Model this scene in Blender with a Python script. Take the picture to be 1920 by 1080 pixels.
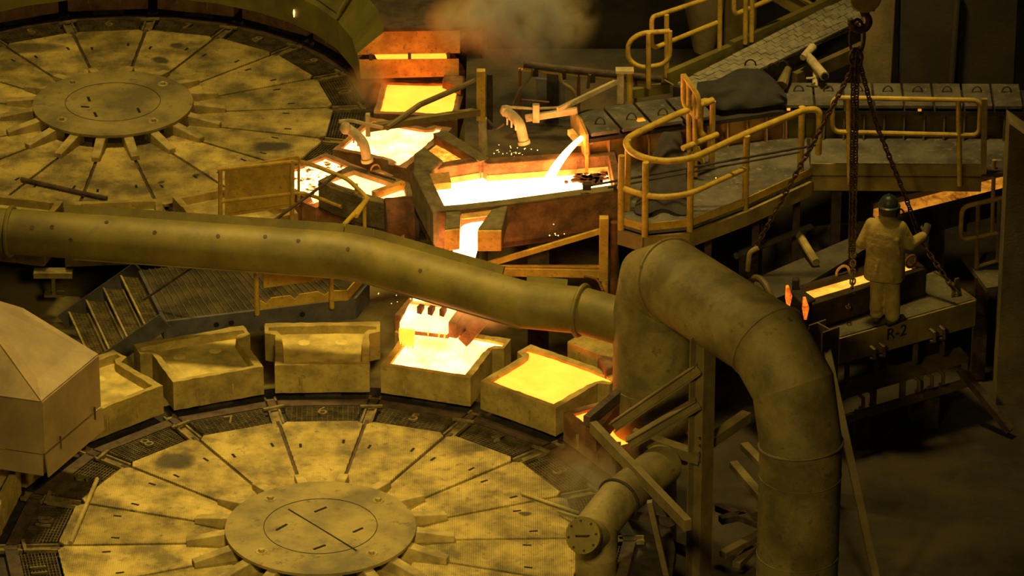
import bpy, bmesh, math, random
from mathutils import Vector, Matrix, noise
random.seed(7)
sc = bpy.context.scene
for o in list(bpy.data.objects): bpy.data.objects.remove(o)

# ---------------------------------------------------------------- camera
F, PITCH, CH, CY = 9030.0, math.radians(26.08), 30.42, 54.67
cp, sp = math.cos(PITCH), math.sin(PITCH)
cam_d = bpy.data.cameras.new('camera'); cam = bpy.data.objects.new('camera', cam_d)
sc.collection.objects.link(cam); sc.camera = cam
cam.location = (0, -CY, CH); cam.rotation_euler = (math.pi/2 - PITCH, 0, 0)
cam_d.sensor_width = 36; cam_d.lens = 36*F/1920; cam_d.clip_end = 400

# ---------------------------------------------------------------- world, hall lamps and added fills, exposure
wd = bpy.data.worlds.new('world'); sc.world = wd; wd.use_nodes = True
bg = wd.node_tree.nodes['Background']; bg.inputs[0].default_value = (1, .66, .16, 1); bg.inputs[1].default_value = .010
def lamp(loc, target, size, power, col, spread):
    d = bpy.data.lights.new('hall_and_fill_lamp', 'AREA'); d.shape = 'DISK'; d.size = size; d.energy = power; d.color = col
    o = bpy.data.objects.new('hall_and_fill_lamp', d); sc.collection.objects.link(o); o.location = loc
    o.rotation_euler = (Vector(target)-Vector(loc)).to_track_quat('-Z', 'Y').to_euler()
    d.spread = math.radians(spread)
SOD = (1, .665, .17)
lamp((-4.6, 6.5, 14), (-3.0, 1.2, 0), 1.2, 300, SOD, 64)
lamp((-7.2, 10.5, 15), (-6.2, 13.4, 0), 1.4, 185, SOD, 64)
lamp((-1, -14, 12), (-1.5, 1.5, 0), 2.0, 175, SOD, 50)  # added fill from behind the camera for faces turned that way
lamp((3.2, 6.5, 15), (3.6, 8.4, 1), 1.6, 190, SOD, 66)
lamp((2.5, 14.5, 13), (0, 12.2, 2.6), 1.2, 55, SOD, 36)  # added lamp aimed at the steam plume to brighten it
vs = sc.view_settings; vs.view_transform = 'Standard'; vs.look = 'None'; vs.gamma = 1; vs.use_curve_mapping = False
vs.exposure = 0.0

# ---------------------------------------------------------------- pixel rays to places
def ray(px, py):
    a = (px-960)/F; b = (540-py)/F
    return Vector((a, cp+b*sp, -sp+b*cp))
def P(px, py, z):
    d = ray(px, py); return Vector((0, -CY, CH)) + d*((z-CH)/d.z)
def PY(px, py, y):
    d = ray(px, py); return Vector((0, -CY, CH)) + d*((y+CY)/d.y)
def up(b, py):
    k = (540-py)/F; dy = b[1]+CY
    return CH + dy*(k*cp-sp)/(cp+k*sp)
def above(b, py): return Vector((b[0], b[1], up(b, py)))

# ---------------------------------------------------------------- materials
MATS = {}
def nn(nt, t, **k):
    n = nt.nodes.new(t)
    for a, b in k.items(): setattr(n, a, b)
    return n
def mat(name, c1, c2=None, scale=3.0, rough=.7, metal=0.0, bump=.15, bscale=40, c3=None, detail=6, lo=.38, hi=.62):
    m = bpy.data.materials.new(name); m.use_nodes = True; nt = m.node_tree; L = nt.links.new
    b = nt.nodes['Principled BSDF']; b.inputs['Roughness'].default_value = rough; b.inputs['Metallic'].default_value = metal
    c2 = c2 or tuple(x*.6 for x in c1)
    tc = nn(nt, 'ShaderNodeNewGeometry')
    n = nn(nt, 'ShaderNodeTexNoise'); n.inputs['Scale'].default_value = scale; n.inputs['Detail'].default_value = detail; n.inputs['Roughness'].default_value = .62
    L(tc.outputs['Position'], n.inputs['Vector'])
    r = nn(nt, 'ShaderNodeValToRGB'); e = r.color_ramp.elements
    e[0].position = lo; e[1].position = hi; e[0].color = (*c2, 1); e[1].color = (*c1, 1)
    L(n.outputs['Fac'], r.inputs[0]); out = r.outputs[0]
    if c3:
        n3 = nn(nt, 'ShaderNodeTexNoise'); n3.inputs['Scale'].default_value = scale*4.3; n3.inputs['Detail'].default_value = 8; n3.inputs['Roughness'].default_value = .7
        L(tc.outputs['Position'], n3.inputs['Vector'])
        r3 = nn(nt, 'ShaderNodeValToRGB'); r3.color_ramp.elements[0].position = .56; r3.color_ramp.elements[1].position = .70
        L(n3.outputs['Fac'], r3.inputs[0])
        mx = nn(nt, 'ShaderNodeMix', data_type='RGBA'); mx.inputs[7].default_value = (*c3, 1)
        L(r3.outputs[0], mx.inputs[0]); L(out, mx.inputs[6]); out = mx.outputs[2]
    L(out, b.inputs['Base Color'])
    if bump:
        n2 = nn(nt, 'ShaderNodeTexNoise'); n2.inputs['Scale'].default_value = bscale; n2.inputs['Detail'].default_value = 4
        L(tc.outputs['Position'], n2.inputs['Vector'])
        bp = nn(nt, 'ShaderNodeBump'); bp.inputs['Strength'].default_value = bump; bp.inputs['Distance'].default_value = .02
        L(n2.outputs['Fac'], bp.inputs['Height']); L(bp.outputs[0], b.inputs['Normal'])
    MATS[name] = m; return m
def hot(name, col, s, col2=None, s2=None, scale=4.0, lo=.4, hi=.6, stretch=(1, 1, 1)):
    """self-luminous molten or glowing metal"""
    m = bpy.data.materials.new(name); m.use_nodes = True; nt = m.node_tree; L = nt.links.new
    b = nt.nodes['Principled BSDF']; b.inputs['Roughness'].default_value = .5; b.inputs['Base Color'].default_value = (.25, .13, .05, 1)
    col2 = col2 or col; s2 = s if s2 is None else s2
    g = nn(nt, 'ShaderNodeNewGeometry'); mp = nn(nt, 'ShaderNodeMapping'); mp.inputs['Scale'].default_value = stretch
    L(g.outputs['Position'], mp.inputs['Vector'])
    n = nn(nt, 'ShaderNodeTexNoise'); n.inputs['Scale'].default_value = scale; n.inputs['Detail'].default_value = 7; n.inputs['Roughness'].default_value = .65; n.inputs['Distortion'].default_value = .6
    L(mp.outputs[0], n.inputs['Vector'])
    r = nn(nt, 'ShaderNodeValToRGB'); e = r.color_ramp.elements; e[0].position = lo; e[1].position = hi
    k = max(s, s2)
    e[0].color = (*[c*s2/k for c in col2], 1); e[1].color = (*[c*s/k for c in col], 1)
    L(n.outputs['Fac'], r.inputs[0]); L(r.outputs[0], b.inputs['Emission Color']); b.inputs['Emission Strength'].default_value = k
    MATS[name] = m; return m
mat('dust_steel', (.60, .48, .14), (.18, .15, .06), 1.7, .75, .1, .12, 60, c3=(.12, .11, .09))
mat('cap_steel', (.32, .265, .09), (.15, .13, .06), 1.3, .75, .1, .12, 60, c3=(.10, .09, .06))
mat('dust_edge', (.46, .38, .13), (.22, .18, .07), 3, .85, 0, .3, 50)
mat('dark_steel', (.05, .045, .04), (.02, .018, .016), 4, .7, .3, .3, 60)
mat('slot_black', (.006, .006, .006), (.004, .004, .004), 4, .9)
mat('brown_steel', (.10, .07, .045), (.04, .03, .022), 5, .8, .1, .4, 40)
mat('grate', (.13, .105, .045), (.05, .04, .02), 6, .7, .3, .2, 60)
mat('grate_dusty', (.26, .21, .08), (.11, .09, .04), 6, .8, .2, .3, 50)
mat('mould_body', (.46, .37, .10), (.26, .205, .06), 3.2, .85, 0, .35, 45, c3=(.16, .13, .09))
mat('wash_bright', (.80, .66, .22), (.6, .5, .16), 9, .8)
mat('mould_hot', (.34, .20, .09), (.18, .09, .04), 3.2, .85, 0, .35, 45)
mat('mould_wash', (.66, .54, .16), (.33, .27, .08), 2.6, .8, 0, .2, 30)
mat('olive', (.21, .175, .034), (.12, .10, .024), 1.5, .6, .1, .10, 50, c3=(.13, .12, .08))
mat('olive_big', (.28, .235, .085), (.13, .11, .045), 1.6, .6, .1, .2, 40, c3=(.09, .08, .045))
mat('hood_paint', (.40, .31, .16), (.25, .20, .11), 1.2, .6, .05, .08, 40)
mat('hood_green', (.20, .18, .035), (.12, .11, .03), 1.5, .6, .1, .1, 40)
mat('yellow_paint', (.62, .44, .06), (.42, .29, .05), 5, .5, 0, .1, 60, c3=(.20, .14, .05))
mat('steel_beam', (.22, .18, .07), (.13, .105, .045), 2.2, .6, .2, .1, 50)
mat('blue_steel', (.15, .155, .17), (.08, .08, .09), 2.5, .6, .2, .15, 50)
mat('rust', (.20, .085, .03), (.08, .038, .018), 5, .85, .1, .5, 35)
mat('refractory', (.24, .13, .055), (.11, .06, .03), 5, .9, 0, .7, 22)
mat('crust_olive', (.19, .16, .075), (.09, .075, .04), 4, .9, 0, .6, 25)
mat('floor_concrete', (.06, .05, .028), (.022, .019, .012), .9, .85, 0, .3, 20)
mat('floor_left', (.22, .18, .06), (.06, .05, .022), .9, .85, 0, .3, 20)
mat('plate_grey', (.17, .16, .14), (.07, .066, .058), 2.0, .7, .2, .3, 30, c3=(.26, .25, .22))
mat('tile', (.34, .325, .25), (.20, .19, .15), 4, .75, 0, .2, 50)
mat('cloth_dark', (.035, .035, .04), (.02, .02, .022), 3, .9, 0, .3, 20)
mat('khaki', (.50, .40, .13), (.35, .28, .095), 5, .9, 0, .7, 13)
mat('skin', (.45, .27, .18), (.38, .22, .15), 9, .6, 0, 0)
mat('helmet', (.03, .045, .04), (.018, .028, .025), 5, .35)
mat('leather', (.10, .08, .05), (.05, .04, .03), 9, .7)
mat('chain', (.14, .09, .05), (.05, .035, .022), 9, .6, .5, .3, 60)
mat('cloth_dark2', (.06, .055, .055), (.03, .028, .03), 3, .9, 0, .4, 12)
mat('curtain_brown', (.075, .065, .05), (.05, .045, .036), 1.2, .9, 0, .2, 15)
mat('wall_dark', (.045, .042, .035), (.02, .019, .016), 1.5, .9, 0, .2, 15)
mat('column_yellow', (.30, .25, .13), (.17, .145, .08), 1.8, .8, 0, .2, 30)
mat('letter', (.012, .011, .01), (.008, .008, .008), 9, .8)
WH = (1, .66, .20)
hot('melt_white', (1, .36, .10), 26.0, (1, .36, .085), 13.0, 2.6, .35, .7, (1, 2.2, 1))
hot('melt_fresh', (1, .36, .09), 11.0, (1, .33, .05), 5.0, 2.0, .35, .66)
hot('melt_yellow', (1, .19, .0145), 4.6, (1, .18, .012), 4.2, 2.5)
hot('melt_orange', (1, .45, .03), 1.1, (1, .33, .015), .6, 3)
hot('melt_dull', (1, .22, .012), .22, (1, .16, .008), .10, 3)
hot('melt_crust', (1, .38, .10), 11.0, (1, .25, .02), .12, 9, .44, .52)
hot('glow_lining', (1, .50, .05), 1.2, (1, .27, .015), .30, 4, .35, .68)
hot('glow_launder', (1, .36, .025), .75, (1, .20, .01), .12, 5, .35, .65)
hot('flame', (1, .24, .015), 1.2, (1, .10, .005), .6, 12)
hot('spark', (1, .6, .15), 4)

# ---------------------------------------------------------------- mesh building
ROOT = {}
def V(p): return p if isinstance(p, Vector) else Vector(p)
class MB:
    def __init__(s): s.v = []; s.f = []
    def add(s, vs, fs):
        n = len(s.v); s.v += [V(v) for v in vs]; s.f += [tuple(i+n for i in f) for f in fs]; return s
    def hexa(s, a, b):                      # two quads, bottom and top
        return s.add(list(a)+list(b), [(3, 2, 1, 0), (4, 5, 6, 7), (0, 1, 5, 4), (1, 2, 6, 5), (2, 3, 7, 6), (3, 0, 4, 7)])
    def box(s, c, d, rz=0.0):
        c = V(c); M = Matrix.Rotation(rz, 3, 'Z'); x, y, z = d[0]/2, d[1]/2, d[2]/2
        q = [(-x, -y), (x, -y), (x, y), (-x, y)]
        return s.hexa([c+M@Vector((a, b, -z)) for a, b in q], [c+M@Vector((a, b, z)) for a, b in q])
    def bar(s, p, q, w, h, upv=(0, 0, 1), e=0.0):
        p, q = V(p), V(q); d = (q-p).normalized(); p = p-d*e; q = q+d*e
        u = V(upv); sx = d.cross(u)
        if sx.length < 1e-4: sx = d.cross(Vector((0, 1, 0)))
        sx.normalize(); u = sx.cross(d).normalized()
        sx *= w/2; u *= h/2
        return s.hexa([p-sx-u, p+sx-u, p+sx+u, p-sx+u], [q-sx-u, q+sx-u, q+sx+u, q-sx+u])
    def prism(s, poly, vec):
        n = len(poly); vec = V(vec); a = [V(p) for p in poly]; b = [p+vec for p in a]
        return s.add(a+b, [tuple(range(n-1, -1, -1)), tuple(range(n, 2*n))]+[(i, (i+1) % n, n+(i+1) % n, n+i) for i in range(n)])
    def tube(s, pts, r, n=12, caps=True, closed=False):
        pts = [V(p) for p in pts]; m = len(pts); rs = r if isinstance(r, (list, tuple)) else [r]*m
        tg = []
        for i in range(m):
            if closed: t = pts[(i+1) % m]-pts[i-1]
            else: t = pts[min(i+1, m-1)]-pts[max(i-1, 0)]
            tg.append(t.normalized())
        u = tg[0].orthogonal().normalized(); vs = []
        for i in range(m):
            u = (u-tg[i]*u.dot(tg[i])).normalized(); w = tg[i].cross(u)
            vs += [pts[i]+(u*math.cos(2*math.pi*k/n)+w*math.sin(2*math.pi*k/n))*rs[i] for k in range(n)]
        fs = []
        for i in range(m if closed else m-1):
            j = (i+1) % m
            fs += [(i*n+k, i*n+(k+1) % n, j*n+(k+1) % n, j*n+k) for k in range(n)]
        if caps and not closed: fs += [tuple(range(n-1, -1, -1)), tuple((m-1)*n+k for k in range(n))]
        return s.add(vs, fs)
    def ibeam(s, p, q, w, h, t=.02, upv=(0, 0, 1)):
        p, q = V(p), V(q); d = (q-p).normalized(); u = V(upv); sx = d.cross(u)
        if sx.length < 1e-4: sx = d.cross(Vector((0, 1, 0)))
        sx.normalize(); u = sx.cross(d).normalized(); o = u*(h/2-t/2)
        s.bar(p+o, q+o, w, t, u); s.bar(p-o, q-o, w, t, u); return s.bar(p, q, t, h-2*t, u)
    def lathe(s, c, prof, n=32, a0=0, a1=2*math.pi):
        c = V(c); full = abs(a1-a0-2*math.pi) < 1e-6; m = n if full else n+1; k = len(prof); vs = []
        for i in range(m):
            a = a0+(a1-a0)*i/n
            vs += [c+Vector((r*math.cos(a), r*math.sin(a), z)) for r, z in prof]
        fs = []
        for i in range(n):
            j = (i+1) % m
            fs += [(i*k+q, j*k+q, j*k+q+1, i*k+q+1) for q in range(k-1)]
        return s.add(vs, fs)
    def tag3(s): return s
    def build(s, name, m, parent=None, smooth=True, bevel=0, local=False, ang=35):
        off = Vector((0, 0, 0))
        if parent and not local: off = ROOT.get(parent.name, Vector((0, 0, 0)))
        me = bpy.data.meshes.new(name); me.from_pydata([tuple(v-off) for v in s.v], [], s.f)
        bm = bmesh.new(); bm.from_mesh(me); bmesh.ops.recalc_face_normals(bm, faces=bm.faces); bm.to_mesh(me); bm.free()
        if smooth:
            me.shade_smooth(); me.set_sharp_from_angle(angle=math.radians(ang))
        me.materials.append(MATS[m]); o = bpy.data.objects.new(name, me); sc.collection.objects.link(o)
        if parent: o.parent = parent; ROOT[o.name] = off
        if bevel:
            b = o.modifiers.new('bevel', 'BEVEL'); b.width = bevel; b.segments = 2; b.limit_method = 'ANGLE'; b.angle_limit = math.radians(40)
        return o
def tag(o, label, cat, group=None, kind=None):
    o['label'] = label
    if cat: o['category'] = cat
    if group: o['group'] = group
    if kind: o['kind'] = kind
    return o
def thing(name, loc, label, cat, group=None, kind=None, rz=0):
    o = bpy.data.objects.new(name, None); sc.collection.objects.link(o); o.location = loc; o.rotation_euler = (0, 0, rz)
    o.empty_display_size = .2; ROOT[o.name] = Vector(loc); return tag(o, label, cat, group, kind)
def struct(o, label):
    o['kind'] = 'structure'; o['label'] = label; return o
def dup(src, parent, local=None):
    c = src.copy(); sc.collection.objects.link(c); c.parent = parent; ROOT[c.name] = ROOT.get(parent.name, Vector((0, 0, 0))); return c
def arc(c, r, a0, a1, n, ux=(1, 0, 0), uy=(0, 1, 0)):
    c, ux, uy = V(c), V(ux), V(uy)
    return [c+ux*r*math.cos(a0+(a1-a0)*i/n)+uy*r*math.sin(a0+(a1-a0)*i/n) for i in range(n+1)]
def fillet(pts, r, n=5, closed=False):
    pts = [V(p) for p in pts]; out = []; m = len(pts)
    for i in range(m):
        if not closed and i in (0, m-1): out.append(pts[i]); continue
        a, b, c = pts[i-1], pts[i], pts[(i+1) % m]
        d1, d2 = (a-b), (c-b); q = min(r, d1.length*.48, d2.length*.48)
        s0, s1 = b+d1.normalized()*q, b+d2.normalized()*q
        for k in range(n+1):
            t = k/n; out.append(s0*(1-t)**2+b*2*t*(1-t)+s1*t*t)
    return out
def textmesh(txt, size, depth):
    cu = bpy.data.curves.new('t', 'FONT'); cu.body = txt; cu.size = size; cu.extrude = depth; cu.align_x = 'CENTER'; cu.align_y = 'CENTER'
    o = bpy.data.objects.new('t', cu); sc.collection.objects.link(o)
    bpy.context.view_layer.update()
    me = bpy.data.meshes.new_from_object(o.evaluated_get(bpy.context.evaluated_depsgraph_get()))
    bpy.data.objects.remove(o); return me

# ---------------------------------------------------------------- floors and far walls
W1 = Vector((-2.48, 0, 0)); W2 = Vector((-6.18, 13.57, 0)); RD = 3.42; S1, S2 = 1.7, 5.37
struct(MB().box((2, 8, -1.75), (60, 70, .3)).build('floor', 'floor_concrete'), 'dark concrete floor of the foundry pit')
struct(MB().box((-7.4, 7, -1.02), (18.0, 40, .34)).build('floor_slab', 'floor_left'), 'dusty raised concrete floor around the two wheels')
struct(MB().box((0, 26, 4), (50, .4, 12)).build('wall_back', 'wall_dark'), 'dark sooty far wall of the casting hall')

# ---------------------------------------------------------------- casting wheels
def annulus_pt(r, a, z=0): return Vector((r*math.cos(math.radians(a)), r*math.sin(math.radians(a)), z))
def wheel(W, s0, label, num, stain_mat, extra):
    t = thing('casting_carousel', W, label, 'casting wheel', 'the two round casting wheels')
    b = lambda mb, n, m, p=t, **k: mb.build(n, m, p, local=True, **k)
    # sector plate, built for the sector centred on angle 0
    def plate():
        mb = MB(); g = .024; ri = 1.0; h = math.radians(10)
        def edge(r, s): return Vector((r*math.cos(h)+g*math.sin(h)*1, s*(r*math.sin(h)-g*math.cos(h)), 0))
        c = .10
        pts = [edge(ri, -1), edge(RD-c, -1), Vector((RD*math.cos(h), -(RD*math.sin(h)-g-c*.9), 0)), Vector((RD*math.cos(h), RD*math.sin(h)-g-c*.9, 0)), edge(RD-c, 1), edge(ri, 1)]
        return mb.prism([p-Vector((0, 0, .05)) for p in pts], (0, 0, .05))
    def grating():
        mb = MB(); x0, x1 = RD*math.cos(math.radians(10))+.04, 3.93; k = math.tan(math.radians(10)); g = .15
        n = 13
        for i in range(n):
            x = x0+(x1-x0)*i/(n-1); y = x*k-g
            mb.box((x, 0, -.055), (.012, 2*y, .05))
        for i in range(-7, 8):
            y = i*.07
            if abs(y) < x1*k-g:
                xs = max(x0, (abs(y)+g)/k); 
                if xs < x1: mb.box(((xs+x1)/2, y, -.05), (x1-xs, .010, .03))
        return mb
    def arm():
        mb = MB(); 
        for s in (-1, 1): mb.box((3.80, s*.07, -.045), (.80, .03, .05))
        mb.box((3.80, 0, -.06), (.8, .14, .02)); return mb
    def fin():
        mb = MB(); w = .08
        return mb.hexa([(1.05, -w, -.01), (1.74, -w*.8, -.01), (1.74, w*.8, -.01), (1.05, w, -.01)], [(1.05, -w, .20), (1.74, -w*.8, .075), (1.74, w*.8, .075), (1.05, w, .20)])
    def seam():
        mb = MB(); mb.box((2.45, 0, -.045), (2.1, .045, .02)); return mb
    first = {}
    def rep(key, name, fn, m, ang, parent=t, **k):
        if key not in first:
            o = b(fn(), name, m, parent, **k); first[key] = o
        else: o = dup(first[key], parent)
        o.rotation_euler = (0, 0, math.radians(ang)); return o
    for i in range(18):
        ca = s0+10+20*i; sa = s0+20*i
        pl = rep('p', 'deck_plate', plate, stain_mat, ca, bevel=.008)
        for s in (-1, 1):
            key = 'h%d' % s
            fnc = lambda s=s: MB().box((2.66 if s > 0 else 2.76, s*.29, .0005), (.11, .036, .003), .05*s)
            if key not in first: first[key] = b(fnc(), 'lifting_slot', 'slot_black', pl)
            else: dup(first[key], pl)
        g = rep('g', 'grating', grating, 'grate', ca, smooth=False)
        n = num(i)
        if n:
            me = textmesh(str(n), .30, .015); me.materials.append(MATS['grate_dusty'])
            to = bpy.data.objects.new('number_plate', me); sc.collection.objects.link(to); to.parent = g
            to.location = (3.66, 0, -.01); to.rotation_euler = (0, 0, -math.pi/2); to['label'] = 'raised number %s' % n
        a = rep('a', 'radial_arm', arm, 'grate_dusty', sa)
        key = 'c'
        if key not in first: first[key] = b(MB().box((3.84, 0, .0), (.045, .30, .03), .2), 'clamp_bar', 'grate_dusty', a)
        else: dup(first[key], a)
        rep('f', 'hub_fin', fin, 'dust_edge', sa, bevel=.012)
        rep('s', 'seam_channel', seam, 'brown_steel', sa)
    b(MB().lathe((0, 0, 0), [(.2, -.07), (3.95, -.10), (3.95, -.16), (3.6, -.65), (.2, -.65)], 72), 'wheel_drum', 'dark_steel')
    b(MB().lathe((0, 0, 0), [(3.93, -.10), (3.93, -.02), (4.10, -.02), (4.12, -.10)], 18, math.radians(s0), math.radians(s0)+2*math.pi), 'outer_rim', 'brown_steel', smooth=False)
    b(MB().lathe((0, 0, 0), [(3.4, -.10), (4.6, -.10), (4.6, -.3), (3.4, -.5)], 36), 'mould_ring', 'dark_steel')
    b(MB().lathe((0, 0, 0), [(1.05, -.02), (1.05, .15)], 48), 'hub_drum', 'dark_steel')
    cap = b(MB().lathe((0, 0, 0), [(.001, .235), (1.2, .225), (1.24, .215), (1.24, .175), (1.0, .175)], 72), 'hub_cap', 'cap_steel')
    b(MB().tube(arc((0, 0, .230), .735, 0, 2*math.pi, 71), .0055, 4, closed=False), 'cap_groove', 'slot_black', cap)
    for k in range(4):
        a = 35+90*k
        lug = MB(); q = annulus_pt(1.0, a+8, .225); lug.tube(arc(q, .065, 0, 2*math.pi, 15)[:-1], .018, 6, closed=True); lug.tube([q+Vector((0, 0, 0)), q+Vector((0, 0, .045))], .035, 8)
        b(lug, 'cap_bolt', 'dust_edge', cap)
    extra(b, cap)
    return t
def deck_mat(name, stains):
    m = MATS['dust_steel'].copy(); m.name = name; MATS[name] = m; nt = m.node_tree; L = nt.links.new
    bs = nt.nodes['Principled BSDF']; src = bs.inputs['Base Color'].links[0].from_socket
    geo = [n for n in nt.nodes if n.type == 'NEW_GEOMETRY'][0]
    oi = nn(nt, 'ShaderNodeObjectInfo')                       # every plate weathered a little differently
    hsv = nn(nt, 'ShaderNodeHueSaturation'); mr = nn(nt, 'ShaderNodeMapRange'); mr.inputs[3].default_value = .78; mr.inputs[4].default_value = 1.2
    L(oi.outputs['Random'], mr.inputs[0]); L(mr.outputs[0], hsv.inputs['Value']); L(src, hsv.inputs['Color']); src = hsv.outputs[0]
    wv = nn(nt, 'ShaderNodeTexNoise'); wv.inputs['Scale'].default_value = 3.5; L(geo.outputs['Position'], wv.inputs['Vector'])
    wp = nn(nt, 'ShaderNodeMix', data_type='RGBA', blend_type='LINEAR_LIGHT'); wp.inputs[0].default_value = .10
    L(geo.outputs['Position'], wp.inputs[6]); L(wv.outputs['Color'], wp.inputs[7])
    for (x, y, rx, ry, st) in stains:
        mp = nn(nt, 'ShaderNodeMapping', vector_type='TEXTURE'); mp.inputs['Location'].default_value = (x, y, 0); mp.inputs['Scale'].default_value = (rx, ry, 1e4)
        L(wp.outputs[2], mp.inputs['Vector']); ln = nn(nt, 'ShaderNodeVectorMath', operation='LENGTH'); L(mp.outputs[0], ln.inputs[0])
        rr = nn(nt, 'ShaderNodeMapRange'); rr.inputs[1].default_value = .8; rr.inputs[2].default_value = 1.25; rr.inputs[3].default_value = st; rr.inputs[4].default_value = 0
        L(ln.outputs['Value'], rr.inputs[0])
        mx = nn(nt, 'ShaderNodeMix', data_type='RGBA'); mx.inputs[7].default_value = (.05, .045, .035, 1); L(rr.outputs[0], mx.inputs[0]); L(src, mx.inputs[6]); src = mx.outputs[2]
    L(src, bs.inputs['Base Color'])
    # fine tread relief
    wt = nn(nt, 'ShaderNodeTexWave'); wt.inputs['Scale'].default_value = 11; wt.inputs['Distortion'].default_value = 1.2; wt.inputs['Detail'].default_value = 1
    L(geo.outputs['Position'], wt.inputs['Vector']); bp = nn(nt, 'ShaderNodeBump'); bp.inputs['Strength'].default_value = .6; bp.inputs['Distance'].default_value = .012
    L(wt.outputs['Fac'], bp.inputs['Height']); old = bs.inputs['Normal'].links[0].from_socket; L(old, bp.inputs['Normal']); L(bp.outputs[0], bs.inputs['Normal'])
def st(px, py, rx, ry, s): p = P(px, py, 0); return (p.x, p.y, rx, ry, s)
deck_mat('deck_front', [st(325, 865, .26, .24, .85), st(760, 780, .35, .12, .6), st(880, 842, .25, .12, .55), st(990, 905, .3, .15, .4), st(985, 962, .07, .06, .9), st(690, 830, .16, .25, .3)])
deck_mat('deck_back', [st(510, 275, .30, .17, .95), st(301, 112, .13, .13, .9), st(331, 86, .10, .10, .85), st(50, 90, .55, .2, .7), st(300, 342, .05, .05, .9), st(367, 330, .05, .05, .9), st(90, 345, .8, .3, .3)])
def extra_front(b, cap):
    l = lambda p, q: (P(p[0], p[1], .233)-W1, P(q[0], q[1], .233)-W1)
    p, q = l((541, 955), (668, 1032)); b(MB().bar(p, q, .018, .012), 'cap_seam', 'slot_black', cap)
    for u, v in (((518, 994), (538, 983)), ((590, 960), (612, 951)), ((588, 1030), (610, 1022)), ((662, 998), (680, 990))):
        p, q = l(u, v); b(MB().bar(p, q, .03, .012), 'cap_slot', 'slot_black', cap)
def extra_back(b, cap):
    for u, v in (((165, 182), (168, 190)), ((152, 200), (167, 201)), ((177, 211), (181, 219)), ((258, 203), (262, 211))):
        p, q = P(*u, .233)-W2, P(*v, .233)-W2; b(MB().bar(p, q, .04, .012), 'cap_slot', 'slot_black', cap)
def num1(i):                               # sector i is centred on S1+10+20i ; 91.7 deg is number 6, rising anticlockwise
    return {4: 6, 5: 7, 6: 8, 7: 9, 8: 10, 9: 11, 3: 5, 2: 4, 1: 3, 0: 2}.get(i)
def num2(i):                               # 95.4 deg is number 6, rising clockwise
    return {4: 6, 5: 5, 3: 7, 2: 8, 1: 9, 0: 10, 17: 11, 6: 4}.get(i)
wheel(W1, S1, 'nearer round casting wheel with number 6 at the top of its dusty sector deck', num1, 'deck_front', extra_front)
wheel(W2, S2, 'farther round casting wheel at upper left with dusty sector deck and hub cap', num2, 'deck_back', extra_back)

# ---------------------------------------------------------------- moulds and the copper in them
def seg(poly, d=.09, jit=.0, rnd=None):
    out = []
    for i, a in enumerate(poly):
        b = poly[(i+1) % len(poly)]; n = max(1, int(math.dist(a, b)/d))
        for k in range(n):
            t = k/n; j = (rnd.uniform(-jit, jit), rnd.uniform(-jit, jit)) if rnd and k else (0, 0)
            out.append((a[0]+(b[0]-a[0])*t+j[0], a[1]+(b[1]-a[1])*t+j[1]))
    return out
M_L, M_B, M_H, M_Z0, M_Z1 = 1.30, .65, .80, .04, .47
OUT = [(0, -M_B), (.93, -M_B), (1.0, -M_H), (M_L, -M_H), (M_L, M_H), (1.0, M_H), (.93, M_B), (0, M_B)]
CAV = [(.085, -.545), (.80, -.56), (.96, -.58), (1.06, -.64), (1.07, -.75), (1.16, -.75), (1.18, -.60), (1.20, -.35), (1.20, .35), (1.18, .60), (1.16, .75), (1.07, .75), (1.06, .64), (.96, .58), (.80, .56), (.085, .545)]
def cavity_block(outer, inner, z0, z1, zf, draft=.03, seed=0):
    """block with a sunk cavity: returns body and cavity-floor builders"""
    rnd = random.Random(seed); o = seg(outer, .10, .008, rnd); c = seg(inner, .08, .006, rnd)
    bm = bmesh.new()
    def loop(pts, z, jz=0): return [bm.verts.new((x, y, z+rnd.uniform(-jz, jz))) for x, y in pts]
    lo, li = loop(o, z1, .006), loop(c, z1-.004, .006); es = []
    for l in (lo, li):
        for i in range(len(l)): es.append(bm.edges.new((l[i], l[(i+1) % len(l)])))
    bmesh.ops.triangle_fill(bm, edges=es, use_beauty=True)
    lb = loop(o, z0); n = len(lo)
    for i in range(n): bm.faces.new((lo[i], lo[(i+1) % n], lb[(i+1) % n], lb[i]))
    bm.faces.new(lb)
    cx = sum(p[0] for p in c)/len(c)
    lf = [bm.verts.new((cx+(x-cx)*(1-draft), y*(1-draft), zf)) for x, y in c]; n = len(li)
    for i in range(n): bm.faces.new((li[i], li[(i+1) % n], lf[(i+1) % n], lf[i]))
    f = bm.faces.new(lf); bmesh.ops.triangulate(bm, faces=[f])
    bmesh.ops.recalc_face_normals(bm, faces=bm.faces)
    me = bpy.data.meshes.new('body'); bm.to_mesh(me); bm.free(); me.shade_smooth(); me.set_sharp_from_angle(angle=math.radians(30)); return me
MOULD_ME = [cavity_block(OUT, CAV, M_Z0, M_Z1, .345, seed=k) for k in range(4)]
for m_ in MOULD_ME: m_.materials.append(MATS['mould_body'])
def in_poly_mesh(poly, z0, z1, name, m, lm=None, jit=0):
    mb = MB().prism([(x, y, z0) for x, y in poly], (0, 0, z1-z0)); return mb
R_IN = 4.13
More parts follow.
